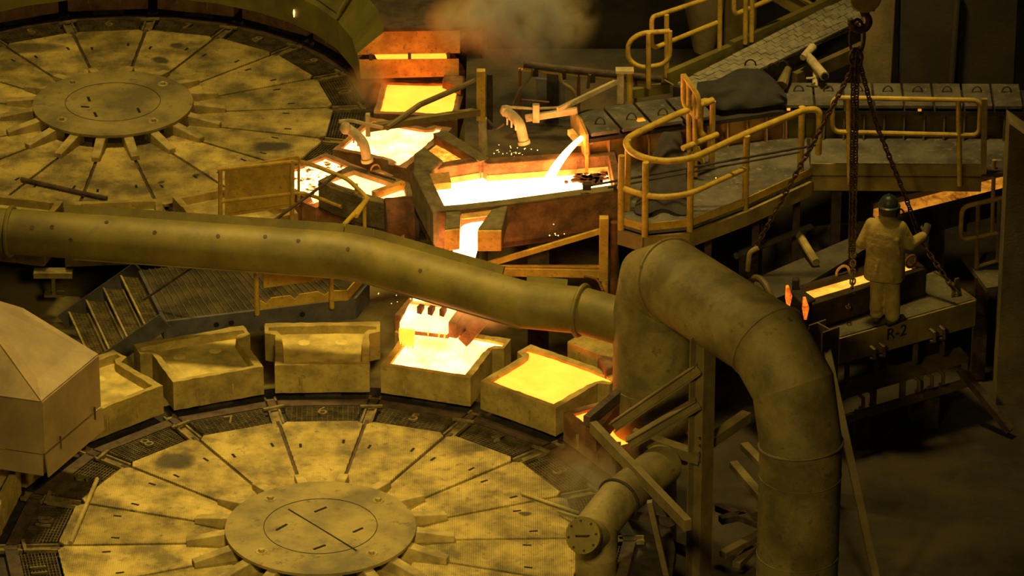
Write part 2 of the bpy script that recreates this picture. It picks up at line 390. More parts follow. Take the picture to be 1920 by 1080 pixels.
def mould(W, ang, label, k, fill=None, fill_label=None, hotbody=False):
    a = math.radians(ang); loc = W+Vector((R_IN*math.cos(a), R_IN*math.sin(a), 0))
    t = thing('casting_mould', loc, label, 'mould', 'copper moulds on the wheels', rz=a)
    me = MOULD_ME[k % 4]
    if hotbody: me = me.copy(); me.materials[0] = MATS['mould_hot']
    o = bpy.data.objects.new('body', me); sc.collection.objects.link(o); o.parent = t
    wash = [(cx*.985+.012, cy*.965) for cx, cy in CAV]
    MB().prism([(x, y, .344) for x, y in wash], (0, 0, .006)).build('cavity_floor', 'mould_wash', t, local=True)
    if fill is None:
        for s in (-1, 1):
            MB().lathe((0.92, s*.26, .348), [(.001, .008), (.07, .007), (.09, .001)], 16).build('wash_spot', 'wash_bright', t, local=True)
    for y, h, w in ((-.2, .17, .018), (.28, .22, .014), (.31, .12, .03)):
        MB().box((-.004, y, .25-h/4), (.012, w, h)).build('metal_run', 'dust_edge', t, local=True)
    MB().box((.6, 0, -.03), (.9, .5, .14)).build('foot', 'dark_steel', t, local=True)
    if fill:
        c = MB().prism([(x*.995+.003, y*.99, .352) for x, y in seg(CAV, .05, .005, random.Random(k+9))], (0, 0, .075)).build('molten_copper', fill)
        c.location = loc; c.rotation_euler = (0, 0, a); tag(c, fill_label, 'molten copper', 'copper castings in moulds')
    return t
mould(W1, 131.7, 'empty mould half hidden behind the boxy hood at left edge, by number 8', 0)
mould(W1, 111.7, 'empty tan mould by number 7, with broken left lug, below the steps', 1)
mould(W1, 91.7, 'empty tan mould by number 6, top middle of the nearer wheel', 2)
mould(W1, 71.7, 'mould filled with white hot copper under the pouring ladle, by number 5', 3, 'melt_fresh', 'white hot copper sheet freshly poured under the toothed ladle spout')
mould(W1, 51.7, 'mould full of bright yellow copper left of the big olive duct', 0, 'melt_yellow', 'flat bright yellow copper sheet left of the big vertical duct')
mould(W1, 31.7, 'mould mostly hidden behind the steel frame, with a glowing yellow corner', 1, 'melt_yellow', 'glowing copper corner peeking out beside the steel frame', True)
mould(W1, 151.7, 'mould under the boxy hood at the left edge of the nearer wheel', 3)
mould(W1, 171.7, 'mould cut by the left picture edge beside number 10', 1)
mould(W2, -124.6, 'mould of the farther wheel cut by the left picture edge above the long duct', 0)
mould(W2, -104.6, 'empty mould of the farther wheel above the duct flange at far left', 1)
mould(W2, -84.6, 'empty mould of the farther wheel above the long duct, second from left', 2)
mould(W2, -64.6, 'empty mould of the farther wheel behind the yellow guard panel', 3)
mould(W2, -44.6, 'mould with splashing fiery copper beside the yellow guard panel', 0, 'melt_crust', 'splashing fiery copper with dark crust beside the yellow guard panel', True)
mould(W2, -24.6, 'mould of white hot copper below the burner nozzle on the farther wheel', 1, 'melt_fresh', 'white hot copper sheet below the drooping burner nozzle', True)
mould(W2, -4.6, 'mould of bright yellow copper in front of the glowing hood', 2, 'melt_yellow', 'bright yellow copper sheet in front of the glowing orange hood', True)
mould(W2, 15.4, 'mould inside the mouth of the glowing orange hood', 3, 'melt_yellow', 'copper glowing through the slit of the orange hood', True)
mould(W2, 35.4, 'brightest reddish mould under the curved hood, just behind the orange end panel', 0, 'melt_orange', 'dull orange copper just behind the orange hood end panel', True)
mould(W2, 55.4, 'reddish mould face showing below the green curved hood wall near the pilot flame', 1, 'melt_dull', 'dim copper below the green hood wall near the pilot flame', True)
mould(W2, 75.4, 'dim brown mould at the top edge above the two round oil stains', 2, 'melt_dull', 'dim copper at the top edge above the two round oil stains', True)
mould(W2, 95.4, 'dim brown mould at the top edge straight above the hub of the farther wheel', 3, 'melt_dull', 'dim copper at the top edge straight above the farther hub', True)
mould(W2, 115.4, 'dim brown mould in the top left picture corner', 0, 'melt_dull', 'dim copper in the top left picture corner', True)

# ---------------------------------------------------------------- cooling hoods
def pol(W, r, a, z): a = math.radians(a); return Vector((W.x+r*math.cos(a), W.y+r*math.sin(a), z))
def panel(pts, th, vec=None):
    pts = [V(p) for p in pts]; n = (pts[1]-pts[0]).cross(pts[2]-pts[0]).normalized(); return MB().prism(pts, n*th)
def back_hood():
    t = thing('cooling_hood', pol(W2, 4.7, 40, .36), 'long curved cooling hood with glowing orange end panel over the farther wheel', 'hood')
    c = lambda r, a, z: pol(W2, r, a, z)
    angs = [2.5, 14, 25.4, 36, 46, 57, 68, 80, 92, 104, 116, 128]
    for i in range(len(angs)-1):
        a0, a1 = angs[i], angs[i+1]; zb = .55 if i == 0 else .36
        panel([c(3.8, a0, .52 if i == 0 else .40), c(3.8, a1, .40), c(3.8, a1, .90), c(3.8, a0, .90)], .025).build('inner_wall', 'hood_green', t)
        panel([c(3.8, a0, .90), c(3.8, a1, .90), c(4.22, a1, 1.35), c(4.22, a0, 1.35)], .025).build('roof_slope', 'hood_green', t)
        panel([c(4.22, a0, 1.35), c(4.22, a1, 1.35), c(5.75, a1, 1.40), c(5.75, a0, 1.40)], .03).build('roof_panel', 'brown_steel', t)
        panel([c(5.75, a0, .3), c(5.75, a0, 1.40), c(5.75, a1, 1.40), c(5.75, a1, .3)], .025).build('outer_wall', 'rust', t)
    q = [c(3.8, 2.5, .95), c(5.42, 2.5, .95), c(5.42, 2.5, 1.35), c(4.22, 2.5, 1.35), c(3.8, 2.5, .92)]
    panel([c(3.8, 2.4, .96), c(5.38, 2.4, .96), c(5.38, 2.4, 1.36), c(4.24, 2.4, 1.36), c(3.8, 2.4, .98)], .02).build('end_panel', 'rust_glowlit', t)
    panel([c(3.84, 2.2, .56), c(5.36, 1.6, .60), c(5.36, 1.9, .88), c(3.82, 2.2, .88)], .02).build('end_flap', 'rust_glowlit', t)
    MB().bar(c(4.2, 2.3, 1.39), c(5.68, 2.3, 1.39), .12, .06).build('top_edge_beam', 'brown_steel', t)
    for r in (4.0, 4.6, 5.2): MB().box(c(r, 2.2, .92), (.05, .05, .10)).build('hinge', 'brown_steel', t)
    rail = [c(3.86, a, 1.0) for a in angs[2:]]; MB().tube(rail, .022, 8).build('pipe_rail', 'hood_green', t)
    MB().tube([c(3.80, 25.4, .95), c(3.86, 25.4, 1.1), c(4.3, 27, 1.55), c(4.9, 30, 1.6)], .035, 8).build('corner_pipe', 'hood_green', t)
    for a in (36, 46, 57, 68): MB().tube([c(3.84, a, .84), c(3.86, a, 1.0)], .018, 6).build('rail_stub', 'hood_green', t)
mat('rust_glowlit', (.66, .40, .10), (.40, .22, .06), 4, .8, .1, .25, 35, c3=(.12, .06, .03))  # rusty steel, colour brightened to carry the orange light of hot copper
back_hood()
def front_hood():
    D = P(83, 893, .58); E = P(188, 803, .58); D.z = E.z = 0
    oD = Vector((-.96, .28, 0)); oE = Vector((-.90, .43, 0)); z = lambda p, h: Vector((p.x, p.y, h))
    t = thing('cooling_hood', z(D, .58), 'tan boxy steel hood with sloped roof and hinged skirt at the left edge', 'hood')
    FD, FE = D+oD*1.9, E+oE*1.9; zt = up(D, 754)
    ap = PY(-75, 545, 2.2); ap2 = PY(42, 580, 2.5)
    panel([z(D, .92), z(E, .92), z(E, zt), z(D, zt)], .025).build('front_panel', 'hood_paint', t)
    panel([z(FD, .92), z(D, .92), z(D, zt), z(FD, zt)], .025).build('side_panel', 'hood_paint', t)
    panel([z(E, .92), z(FE, .92), z(FE, zt), z(E, zt)], .025).build('side_panel', 'hood_paint', t)
    panel([z(D, zt), z(E, zt), ap2, ap], .025).build('roof_panel', 'hood_paint', t)
    panel([z(FD, zt), z(D, zt), ap], .025).build('roof_panel', 'hood_paint', t)
    panel([z(E, zt), z(FE, zt), ap2], .025).build('roof_panel', 'hood_paint', t)
    n = (E-D).cross(Vector((0, 0, 1))).normalized()*.05
    s1 = panel([z(D+n, .58), z(E+n, .58), z(E+n*.4, .90), z(D+n*.4, .90)], .02).build('skirt_flap', 'hood_paint', t)
    s2 = panel([z(FD, .62), z(D+Vector((0, -.05, 0)), .62), z(D, .90), z(FD, .90)], .02).build('skirt_flap', 'hood_paint', t)
    for k in (.25, .86):
        q = D.lerp(E, k)+n; MB().tube([z(q, .82), z(q, 1.0)], .014, 6).build('hinge', 'brown_steel', s1)
    q = D.lerp(FD, .12); MB().tube([z(q, .84), z(q, 1.0)], .014, 6).build('hinge', 'brown_steel', s2)
    MB().tube([z(D, zt+.01), z(E, zt+.01)], .014, 6).build('seam_bead', 'hood_paint', t)
front_hood()

# ---------------------------------------------------------------- ducts
def ductseg(a, b, r, name, m, t, n=28, seam=True):
    o = MB().tube([a, b], r, n, caps=True).build(name, m, t)
    return o
def mitre(pts, r, n=32):
    """rings on the mitre planes of a polyline"""
    pts = [V(p) for p in pts]; rings = []; d0 = (pts[1]-pts[0]).normalized(); u = d0.orthogonal().normalized()
    for i, p in enumerate(pts):
        a = (pts[i]-pts[i-1]).normalized() if i else d0
        b = (pts[i+1]-pts[i]).normalized() if i < len(pts)-1 else a
        nrm = (a+b).normalized(); u = (u-a*u.dot(a)).normalized(); w = a.cross(u); ring = []
        for k in range(n):
            q = p+(u*math.cos(2*math.pi*k/n)+w*math.sin(2*math.pi*k/n))*r
            q = q-a*((q-p).dot(nrm)/a.dot(nrm)); ring.append(q)
        rings.append(ring)
    return rings
def loft(rings, caps=True):
    mb = MB(); n = len(rings[0]); vs = [v for r in rings for v in r]; fs = []
    for i in range(len(rings)-1): fs += [(i*n+k, i*n+(k+1) % n, (i+1)*n+(k+1) % n, (i+1)*n+k) for k in range(n)]
    if caps: fs += [tuple(range(n-1, -1, -1)), tuple((len(rings)-1)*n+k for k in range(n))]
    return mb.add(vs, fs)
LEG1 = Vector((1.87, 2.35, 0))
def big_duct():
    t = thing('exhaust_duct', (3.62, -.42, -1.6), 'huge olive exhaust duct bending over the steel column at right', 'duct')
    r = .53; za = 2.78
    A1 = P(1440, 640, za-.02); L2 = Vector((A1.x+.42, A1.y-.58, 0)); A2 = above(L2, 832)
    d = (A1-Vector((LEG1.x, LEG1.y, za))); d.z = 0; d.normalize()
    apex = Vector((LEG1.x, LEG1.y, za))
    pts = [Vector((LEG1.x, LEG1.y, .35)), Vector((LEG1.x, LEG1.y, za-.62)), Vector((LEG1.x, LEG1.y, za-.18))+d*.10, apex+d*.40, A1, Vector((A1.x, A1.y, za))*.0+A1.lerp(A2, .5)+Vector((.10, -.14, .16)), A2, Vector((A2.x, A2.y, -1.6))]
    R = mitre(pts, r, 40)
    names = ['riser', 'mitre_elbow', 'mitre_elbow', 'cross_run', 'mitre_elbow', 'mitre_elbow', 'downcomer']
    for i in range(7): loft(R[i:i+2]).build(names[i], 'olive_big', t, ang=50)
    for i in (3, 4, 6):
        ring = [p+(p-pts[i]).normalized()*.008 for p in R[i]]
        MB().tube(ring, .018, 6, closed=True).build('weld_seam', 'olive_big', t)
    for z in (1.15, .0):
        MB().tube(arc((A2.x, A2.y, z), r+.002, 0, 2*math.pi, 40)[:-1], .006, 6, closed=True).build('weld_seam', 'olive_big', t)
    MB().tube(arc((LEG1.x, LEG1.y, 1.1), r+.002, 0, 2*math.pi, 40)[:-1], .006, 6, closed=True).build('weld_seam', 'olive_big', t)
    MB().tube([(LEG1.x, LEG1.y, .36), (LEG1.x-.02, LEG1.y, .0), (LEG1.x, LEG1.y, -1.6)], [.53, .36, .36], 28).build('riser_cone', 'olive_big', t)
    return A1, A2
A1, A2 = big_duct()
def long_duct():
    r = .315; z = 1.92
    pts = [Vector((LEG1.x-.3, LEG1.y+.12, z)), P(1090, 582, z), P(985, 572, z), P(690, 487, z), P(640, 478, z), P(20, 434, z), P(-420, 405, z)]
    t = thing('long_duct', (pts[3].x, pts[3].y, 0), 'long olive duct running between the two wheels to the left edge', 'duct')
    R = mitre(pts, r, 32)
    for i in range(6): loft(R[i:i+2]).build('duct_section', 'olive', t, ang=50)
    for i in (1, 5):
        ring = [p+(p-pts[i]).normalized()*.02 for p in R[i]]; MB().tube(ring, .035, 8, closed=True).build('flange', 'olive', t)
    # flat stiffener strips along top and bottom edge
    def strip(i0, i1, t0, t1, side, h, nm='edge_strip'):
        for i in range(i0, i1):
            a, b = pts[i], pts[i+1]; d = (b-a).normalized(); s = d.cross(Vector((0, 0, 1))).normalized()
            if s.y < 0: s = -s
            nn_ = s*.44+Vector((0, 0, .90)); o = nn_*(r+.03) if side > 0 else -nn_*(r-.01)
            p = a.lerp(b, t0 if i == i0 else 0); q = a.lerp(b, t1 if i == i1-1 else 1)
            MB().bar(p+o, q+o, .03 if side > 0 else .06, h, nn_, e=.01).build(nm, 'olive', t)
    strip(3, 5, .0, .84, 1, .17); strip(2, 3, .18, 1, 1, .16); strip(1, 2, .3, 1.0, 1, .10)
    strip(3, 5, 0, .80, -1, .05); strip(2, 3, .0, 1, -1, .05)
    # round patches on the skin
    for i, k, a in ((4, .80, 15), (4, .86, 45), (4, .92, 40), (4, .70, 70), (4, .55, 50), (3, .5, 45), (4, .36, 52), (4, .22, 60), (4, .12, 55), (2, .6, 40)):
        p = pts[i].lerp(pts[i+1], k); d = (pts[i+1]-pts[i]).normalized(); s = d.cross(Vector((0, 0, 1))).normalized()
        if s.y > 0: s = -s
        nrm = s*math.cos(math.radians(a))+Vector((0, 0, 1))*math.sin(math.radians(a)); q = p+nrm*(r-.004)
        MB().tube([q, q+nrm*.008], .03, 10).build('skin_patch', 'brown_steel', t)
long_duct()
def elbow_pipe():
    t = thing('elbow_pipe', (1.0, -.4, -.8), 'olive elbow pipe with round bolted blind flange beside the nearer wheel', 'pipe')
    z = .75
    a, b, c = P(1245, 868, z), P(1160, 935, z), P(1115, 985, z-.1)
    low = Vector((c.x+.02, c.y, -1.6)); r = .27
    pts = [a, b, c+Vector((.04, .04, -.02)), Vector((c.x+.02, c.y-.02, .22)), low]
    R = mitre(pts, r, 28)
    for i, n in enumerate(('inlet_run', 'elbow', 'elbow', 'drop_pipe')): loft(R[i:i+2]).build(n, 'olive_big', t, ang=50)
    MB().tube([p+(p-pts[1]).normalized()*.01 for p in R[1]], .02, 6, closed=True).build('weld_seam', 'dark_steel', t)
    nrm = Vector((-.38, -.82, .42)).normalized(); fc = P(1094, 1004, .76); 
    f = MB().tube([fc-nrm*.03, fc+nrm*.03], .235, 32).build('blind_flange', 'olive', t)
    MB().tube([fc-nrm*.5, fc-nrm*.02], .20, 24).build('flange_neck', 'olive_big', t)
    u = nrm.orthogonal().normalized(); w = nrm.cross(u)
    for k in range(8):
        q = fc+nrm*.03+(u*math.cos(k*math.pi/4+.2)+w*math.sin(k*math.pi/4+.2))*.19; MB().tube([q, q+nrm*.02], .016, 6).build('bolt', 'dark_steel', f)
    x = Vector((1, 0, 0)); x = (x-nrm*x.dot(nrm)).normalized()
    MB().tube([fc+nrm*.03-x*.09, fc+nrm*.07-x*.08, fc+nrm*.07+x*.08, fc+nrm*.03+x*.09], .012, 6).build('handle', 'dark_steel', f)
    MB().tube([P(1105, 975, .2), P(1045, 958, .05)], .018, 6).build('bracket_rod', 'dust_edge', t)
elbow_pipe()

# ---------------------------------------------------------------- steel support under the duct
def support():
    cpos = P(1318, 634, 2.55); x, y = cpos.x, cpos.y
    t = thing('duct_support', (x, y, -1.6), 'olive steel support of columns and diagonal channels under the big duct', 'steel frame')
    def I(p, q, w, h, n, tt=.025, upv=(0, 0, 1), m='steel_beam'): return MB().ibeam(p, q, w, h, tt, upv).build(n, m, t, smooth=False)
    I((x, y, -1.6), (x, y, 2.55), .24, .24, 'column', .02, upv=(.75, -.66, 0))
    zz = 1.05; fl = P(1135, 808, zz)
    I(P(1150, 800, zz), (x-.05, y-.05, up((x, y), 688)), .12, .14, 'brace', .015)
    I(P(1178, 832, zz), (x-.05, y-.05, up((x, y), 752)), .12, .14, 'brace', .015)
    MB().bar(P(1112, 800, zz), P(1290, 985, zz-.1), .10, .16).build('channel', 'steel_beam', t)
    MB().bar(P(1100, 790, zz), P(1160, 740, zz), .10, .14).build('channel', 'brown_steel', t)
    MB().bar(P(1185, 815, zz-.1), (x, y, zz-.25), .16, .14).build('cross_beam', 'steel_beam', t)
    MB().bar((x, y, zz-.1), P(1400, 780, zz-.1), .14, .14).build('cross_beam', 'steel_beam', t)
    q = P(1218, 940, zz-.1); MB().bar(q, (q.x+.55, q.y-.05, -1.6), .09, .07).build('leg', 'steel_beam', t)
    q = P(1160, 830, zz); MB().bar(q, (q.x, q.y, -.8), .06, .06).build('leg', 'brown_steel', t)
    MB().bar(P(1260, 980, .6), P(1180, 965, .3), .09, .09).build('strut', 'brown_steel', t)
    MB().tube([P(1270, 620, 1.0), P(1275, 800, 1.0)*.0+Vector((P(1270, 620, 1.0).x, P(1270, 620, 1.0).y, -.4))], .075, 12).build('stand_pipe', 'olive', t)
    for k in range(4):
        z = up((x, y), 812+14*k); MB().tube([(x-.02, y-.13, z), (x-.02, y-.15, z)], .018, 6).build('bolt', 'dark_steel', t)
    # second column with leaning brace on the right of the duct
    c2 = P(1545, 615, 1.05)
    t2 = thing('steel_post', (c2.x, c2.y, -1.6), 'short steel post with leaning brace right of the big duct', 'steel post')
    MB().ibeam((c2.x, c2.y, -1.6), (c2.x, c2.y, 1.08), .30, .30, .022, (.6, -.8, 0)).build('column', 'steel_beam', t2, smooth=False)
    b = Vector((c2.x+.02, c2.y-.10, .85)); e = P(1650, 1120, -1.5)
    MB().bar(b, e, .10, .06).build('brace', 'steel_beam', t2)
    MB().bar(Vector((c2.x-.1, c2.y, .3)), Vector((c2.x-1.0, c2.y+.4, .2)), .14, .16).build('side_beam', 'brown_steel', t2)
support()
def scrap():
    items = [((1375, 870), (1430, 935), -.4, 'steel_beam'), ((1395, 835), (1440, 880), -.3, 'steel_beam'), ((1350, 975), (1432, 958), -.8, 'brown_steel'), ((1345, 950), (1430, 985), -.8, 'brown_steel'), ((1355, 1040), (1430, 1000), -1.1, 'steel_beam'), ((1180, 990), (1300, 1040), -1.1, 'brown_steel'), ((1380, 1060), (1425, 1015), -1.3, 'steel_beam')]
    lab = ['steel channel leaning behind the duct column, uppermost left', 'short steel channel leaning just left of the downcomer', 'brown beam lying level behind the column', 'brown bar crossing the level beam behind the column', 'steel bar in the dark scrap heap at the bottom', 'brown pipe lying below the elbow pipe', 'small bar at the foot of the downcomer']
    for (a, b, z, m), l in zip(items, lab):
        tag(MB().bar(P(*a, z), P(*b, z), .12, .10).build('steel_bar', m, bevel=.01), l, 'bar', 'loose steel behind the duct column')
scrap()

# ---------------------------------------------------------------- steps and platform between the wheels
def steps():
    z0 = .30
    t = thing('service_platform', P(480, 600, -.85), 'blue grey service platform with open mesh deck and steps between the wheels', 'platform')
    nl, nr, fr, fl = P(310, 603, z0), P(665, 560, z0), P(690, 530, z0), P(262, 506, z0)
    fr2 = P(690, 520, z0); fb = P(560, 470, z0)
    MB().prism([p-Vector((0, 0, .05)) for p in (nl, nr, fr, fb, fl)], (0, 0, .04)).build('deck', 'deck_mesh', t)
    for k in range(26):                                       # deck bars
        s = (k+.5)/26; a = nl.lerp(nr, s); b = fl.lerp(fb, s)
        MB().bar(a+Vector((0, 0, .002)), b+Vector((0, 0, .002)), .007, .012).build('deck_bar', 'grate_dusty', t)
    MB().bar(nl-Vector((0, 0, .15)), nr-Vector((0, 0, .15)), .05, .32).build('edge_channel', 'blue_steel', t)
    MB().bar(nr-Vector((0, 0, .15)), fr-Vector((0, 0, .15)), .05, .32).build('edge_channel', 'blue_steel', t)
    MB().bar(fl-Vector((0, 0, .15)), nl-Vector((0, 0, .15)), .05, .3).build('edge_channel', 'blue_steel', t)
    n = (nr-nl).cross(Vector((0, 0, 1))).normalized()
    for px in (433, 566, 405):
        q = P(px, 603-(px-310)*.121+16, z0-.13); MB().tube([q+n*.02, q+n*.032], .04, 12).build('drain_hole', 'slot_black', t)
    dn = Vector((-1.10, .22, -.92))                            # run of the stair
    for e, nm in ((nl, 'stringer'), (fl, 'stringer')):
        MB().bar(e+Vector((0, 0, .02)), e+dn*1.05+Vector((0, 0, .02)), .05, .24).build(nm, 'blue_steel', t)
    for k in range(4):
        c = dn*((k+.55)/4.2); a, b = fl+c, nl+c; ax = Vector((-1, .12, 0)).normalized()*.135
        tr = MB(); tr.bar(a+ax, b+ax, .03, .04); tr.bar(a-ax, b-ax, .03, .04)
        step = tr.build('tread', 'dust_edge', t)
        g = MB(); L = (b-a).length
        for j in range(1, int(L/.055)):
            p = a.lerp(b, j*.055/L); g.bar(p-ax, p+ax, .011, .02)
        for j in (-.6, -.2, .2, .6): g.bar(a+ax*j, b+ax*j, .008, .02)
        g.build('tread_grating', 'grate_dusty', step, smooth=False)
    # guard with kick plate and sheet panel on the near side
    gp = thing('guard_rail', P(485, 590, z0), 'yellow guard rail with sheet panel and kick plate in front of the platform', 'guard rail')
    p1, p2 = P(482, 590, z0), P(622, 578, z0); p3 = nr+Vector((-.12, .05, 0))
    for p in (p1, p2): MB().tube([p, Vector((p.x, p.y, z0+1.0))], .035, 10).build('post', 'yellow_paint', gp)
    k0, k1 = P(488, 583, z0+.04), P(622, 566, z0+.04); off = Vector((0, .04, 0))
    MB().prism([k0+off, k1+off, k1+off+Vector((0, 0, .17)), k0.lerp(k1, .9)+off+Vector((0, 0, .10)), k0.lerp(k1, .8)+off+Vector((0, 0, .17)), k0.lerp(k1, .55)+off+Vector((0, 0, .16)), k0.lerp(k1, .48)+off+Vector((0, 0, .09)), k0.lerp(k1, .42)+off+Vector((0, 0, .16)), k0.lerp(k1, .15)+off+Vector((0, 0, .16)), k0.lerp(k1, .08)+off+Vector((0, 0, .08)), k0+off+Vector((0, 0, .14))], (0, .02, 0)).build('kick_plate', 'yellow_paint', gp)
    e = P(650, 563, z0+.04); f = P(680, 528, z0+.04)
    panel([k1+off, e, e+Vector((0, 0, .16)), k1+off+Vector((0, 0, .16))], .02).build('kick_plate', 'yellow_paint', gp)
    panel([e, f, f+Vector((0, 0, .16)), e+Vector((0, 0, .16))], .02).build('kick_plate', 'yellow_paint', gp)
    s0 = p1+Vector((.10, .05, .42)); s1 = p2+Vector((-.03, .05, .46))
    panel([s0, s1, s1+Vector((0, 0, .5)), s0+Vector((0, 0, .5))], .02).build('sheet_panel', 'yellow_paint', gp)
    MB().bar(s0, s1, .03, .04).build('panel_frame', 'yellow_paint', gp)
    MB().tube(fillet([Vector((p1.x, p1.y, z0+1.0)), Vector((p2.x, p2.y, z0+1.03)), P(632, 436, 1.30), P(690, 372, 1.30)], .12), .035, 10).build('top_rail', 'yellow_paint', gp)
mat('deck_mesh', (.10, .08, .03), (.03, .025, .012), 2.5, .8, .1, .3, 40)
steps()
def guard_back():
    z0 = .30
    t = thing('guard_rail', P(415, 440, z0), 'yellow guard rail with large sheet panel before the farther wheel', 'guard rail')
    y = P(415, 455, z0).y
    a = lambda px, py: PY(px, py, y-(px-410)*.0008)
    for px, pt, pb in ((413, 318, 470), (548, 300, 432)): MB().tube([a(px, pt), a(px, pb)], .033, 10).build('post', 'yellow_paint', t)
    top = [a(408, 318), a(560, 302), P(600, 314, 1.38), P(652, 336, 1.38), P(690, 372, 1.30), P(668, 405, 1.30)]
    MB().tube(fillet(top, .12), .033, 10).build('top_rail', 'yellow_paint', t)
    MB().tube(fillet([a(412, 378), a(565, 361), P(600, 372, .9), P(640, 388, .9)], .1), .028, 10).build('mid_rail', 'yellow_paint', t)
    q = Vector((0, .05, 0))
    pn = panel([a(427, 402)+q, a(548, 385)+q, a(548, 303)+q, a(427, 320)+q], .02).build('sheet_panel', 'yellow_paint', t)
    fr = MB()
    for u, v in (((424, 404), (560, 384)), ((424, 318), (560, 295)), ((424, 318), (424, 404)), ((560, 295), (560, 384))):
        MB().bar(a(*u)+q*.5, a(*v)+q*.5, .04, .05, (0, 1, 0)).build('panel_frame', 'yellow_paint', pn)
    b = P(668, 405, 1.30)
    for px, pt, pb in ((668, 345, 450), (683, 370, 448)):
        p = P(px, pt, 1.30); MB().tube([p, Vector((p.x, p.y, .45))], .028, 10).build('post', 'yellow_paint', t)
guard_back()

# ---------------------------------------------------------------- loose rods lying about
def rod(a, b, r, m, label, name='steel_rod'):
    tag(MB().tube([a, b], r, 8).build(name, m), label, 'rod', 'loose rods and tools')
rod(P(182, 898, .03), P(132, 1018, .03), .03, 'dust_edge', 'tan rod lying across sectors 9 and 10 of the nearer wheel')
rod(P(40, 336, .04), P(200, 372, .04), .035, 'brown_steel', 'dark bar lying on the near sectors of the farther wheel')
rod(P(978, 925, .03), P(1086, 962, .03), .022, 'dust_edge', 'thin rod lying on the deck right of number 3')
rod(P(270, 562, .42), P(362, 500, 1.1), .02, 'brown_steel', 'thin rod leaning over the top of the steps')
rod(P(488, 432, 1.30), P(640, 322, 1.38), .022, 'brown_steel', 'long dark pole resting on the yellow guard rail')
def rake():
    t = thing('skimming_rake', P(1085, 352, 2.0), 'long handled skimmer reaching from the platform into the white trough', 'tool')
    a, b = P(1095, 350, 2.05), P(1530, 272, 2.62)
    MB().tube([a, b], .018, 8).build('handle', 'dark_steel', t)
    MB().tube([P(1140, 352, 2.05), P(1500, 285, 2.62)], .015, 8).build('second_handle', 'dark_steel', t)
    MB().bar(a+Vector((-.02, .02, 0)), a+Vector((.10, .02, 0)), .10, .10).build('skimmer_head', 'dark_steel', t, bevel=.015)
    MB().bar(P(1150, 352, 2.05), P(1172, 350, 2.07), .07, .07).build('grip_block', 'dark_steel', t, bevel=.01)
rake()

# ---------------------------------------------------------------- pouring troughs, ladles and streams
def px(l, z): return [P(a, b, z) for a, b in l]
def wallband(outer, inner, z0, z1):
    """open-topped vessel wall: two matching world polygons"""
    mb = MB(); n = len(outer); o0 = [Vector((p.x, p.y, z0)) for p in outer]; o1 = [Vector((p.x, p.y, z1)) for p in outer]
    i0 = [Vector((p.x, p.y, z0)) for p in inner]; i1 = [Vector((p.x, p.y, z1)) for p in inner]
    fs = []
    for k in range(n):
        j = (k+1) % n
        fs += [(k, j, n+j, n+k), (n+k, n+j, 3*n+j, 3*n+k), (3*n+k, 3*n+j, 2*n+j, 2*n+k), (2*n+k, 2*n+j, j, k)]
    return mb.add(o0+o1+i0+i1, fs)
def sheet(prof, wdir, ths=.05):
    """falling sheet of metal: list of (point, half width)"""
    rings = []; wd_ = V(wdir).normalized()
    for i, (p, w) in enumerate(prof):
        p = V(p); a = prof[max(i-1, 0)][0]; b = prof[min(i+1, len(prof)-1)][0]; t = (V(b)-V(a)).normalized(); nrm = t.cross(wd_).normalized()
        ring = []
        for k in range(10):
            an = 2*math.pi*k/10; ring.append(p+wd_*w*math.cos(an)+nrm*ths*math.sin(an))
        rings.append(ring)
    return loft(rings)
def bez(a, b, c, n=10):
    a, b, c = V(a), V(b), V(c); return [a*(1-t)**2+b*2*t*(1-t)+c*t*t for t in [i/n for i in range(n+1)]]
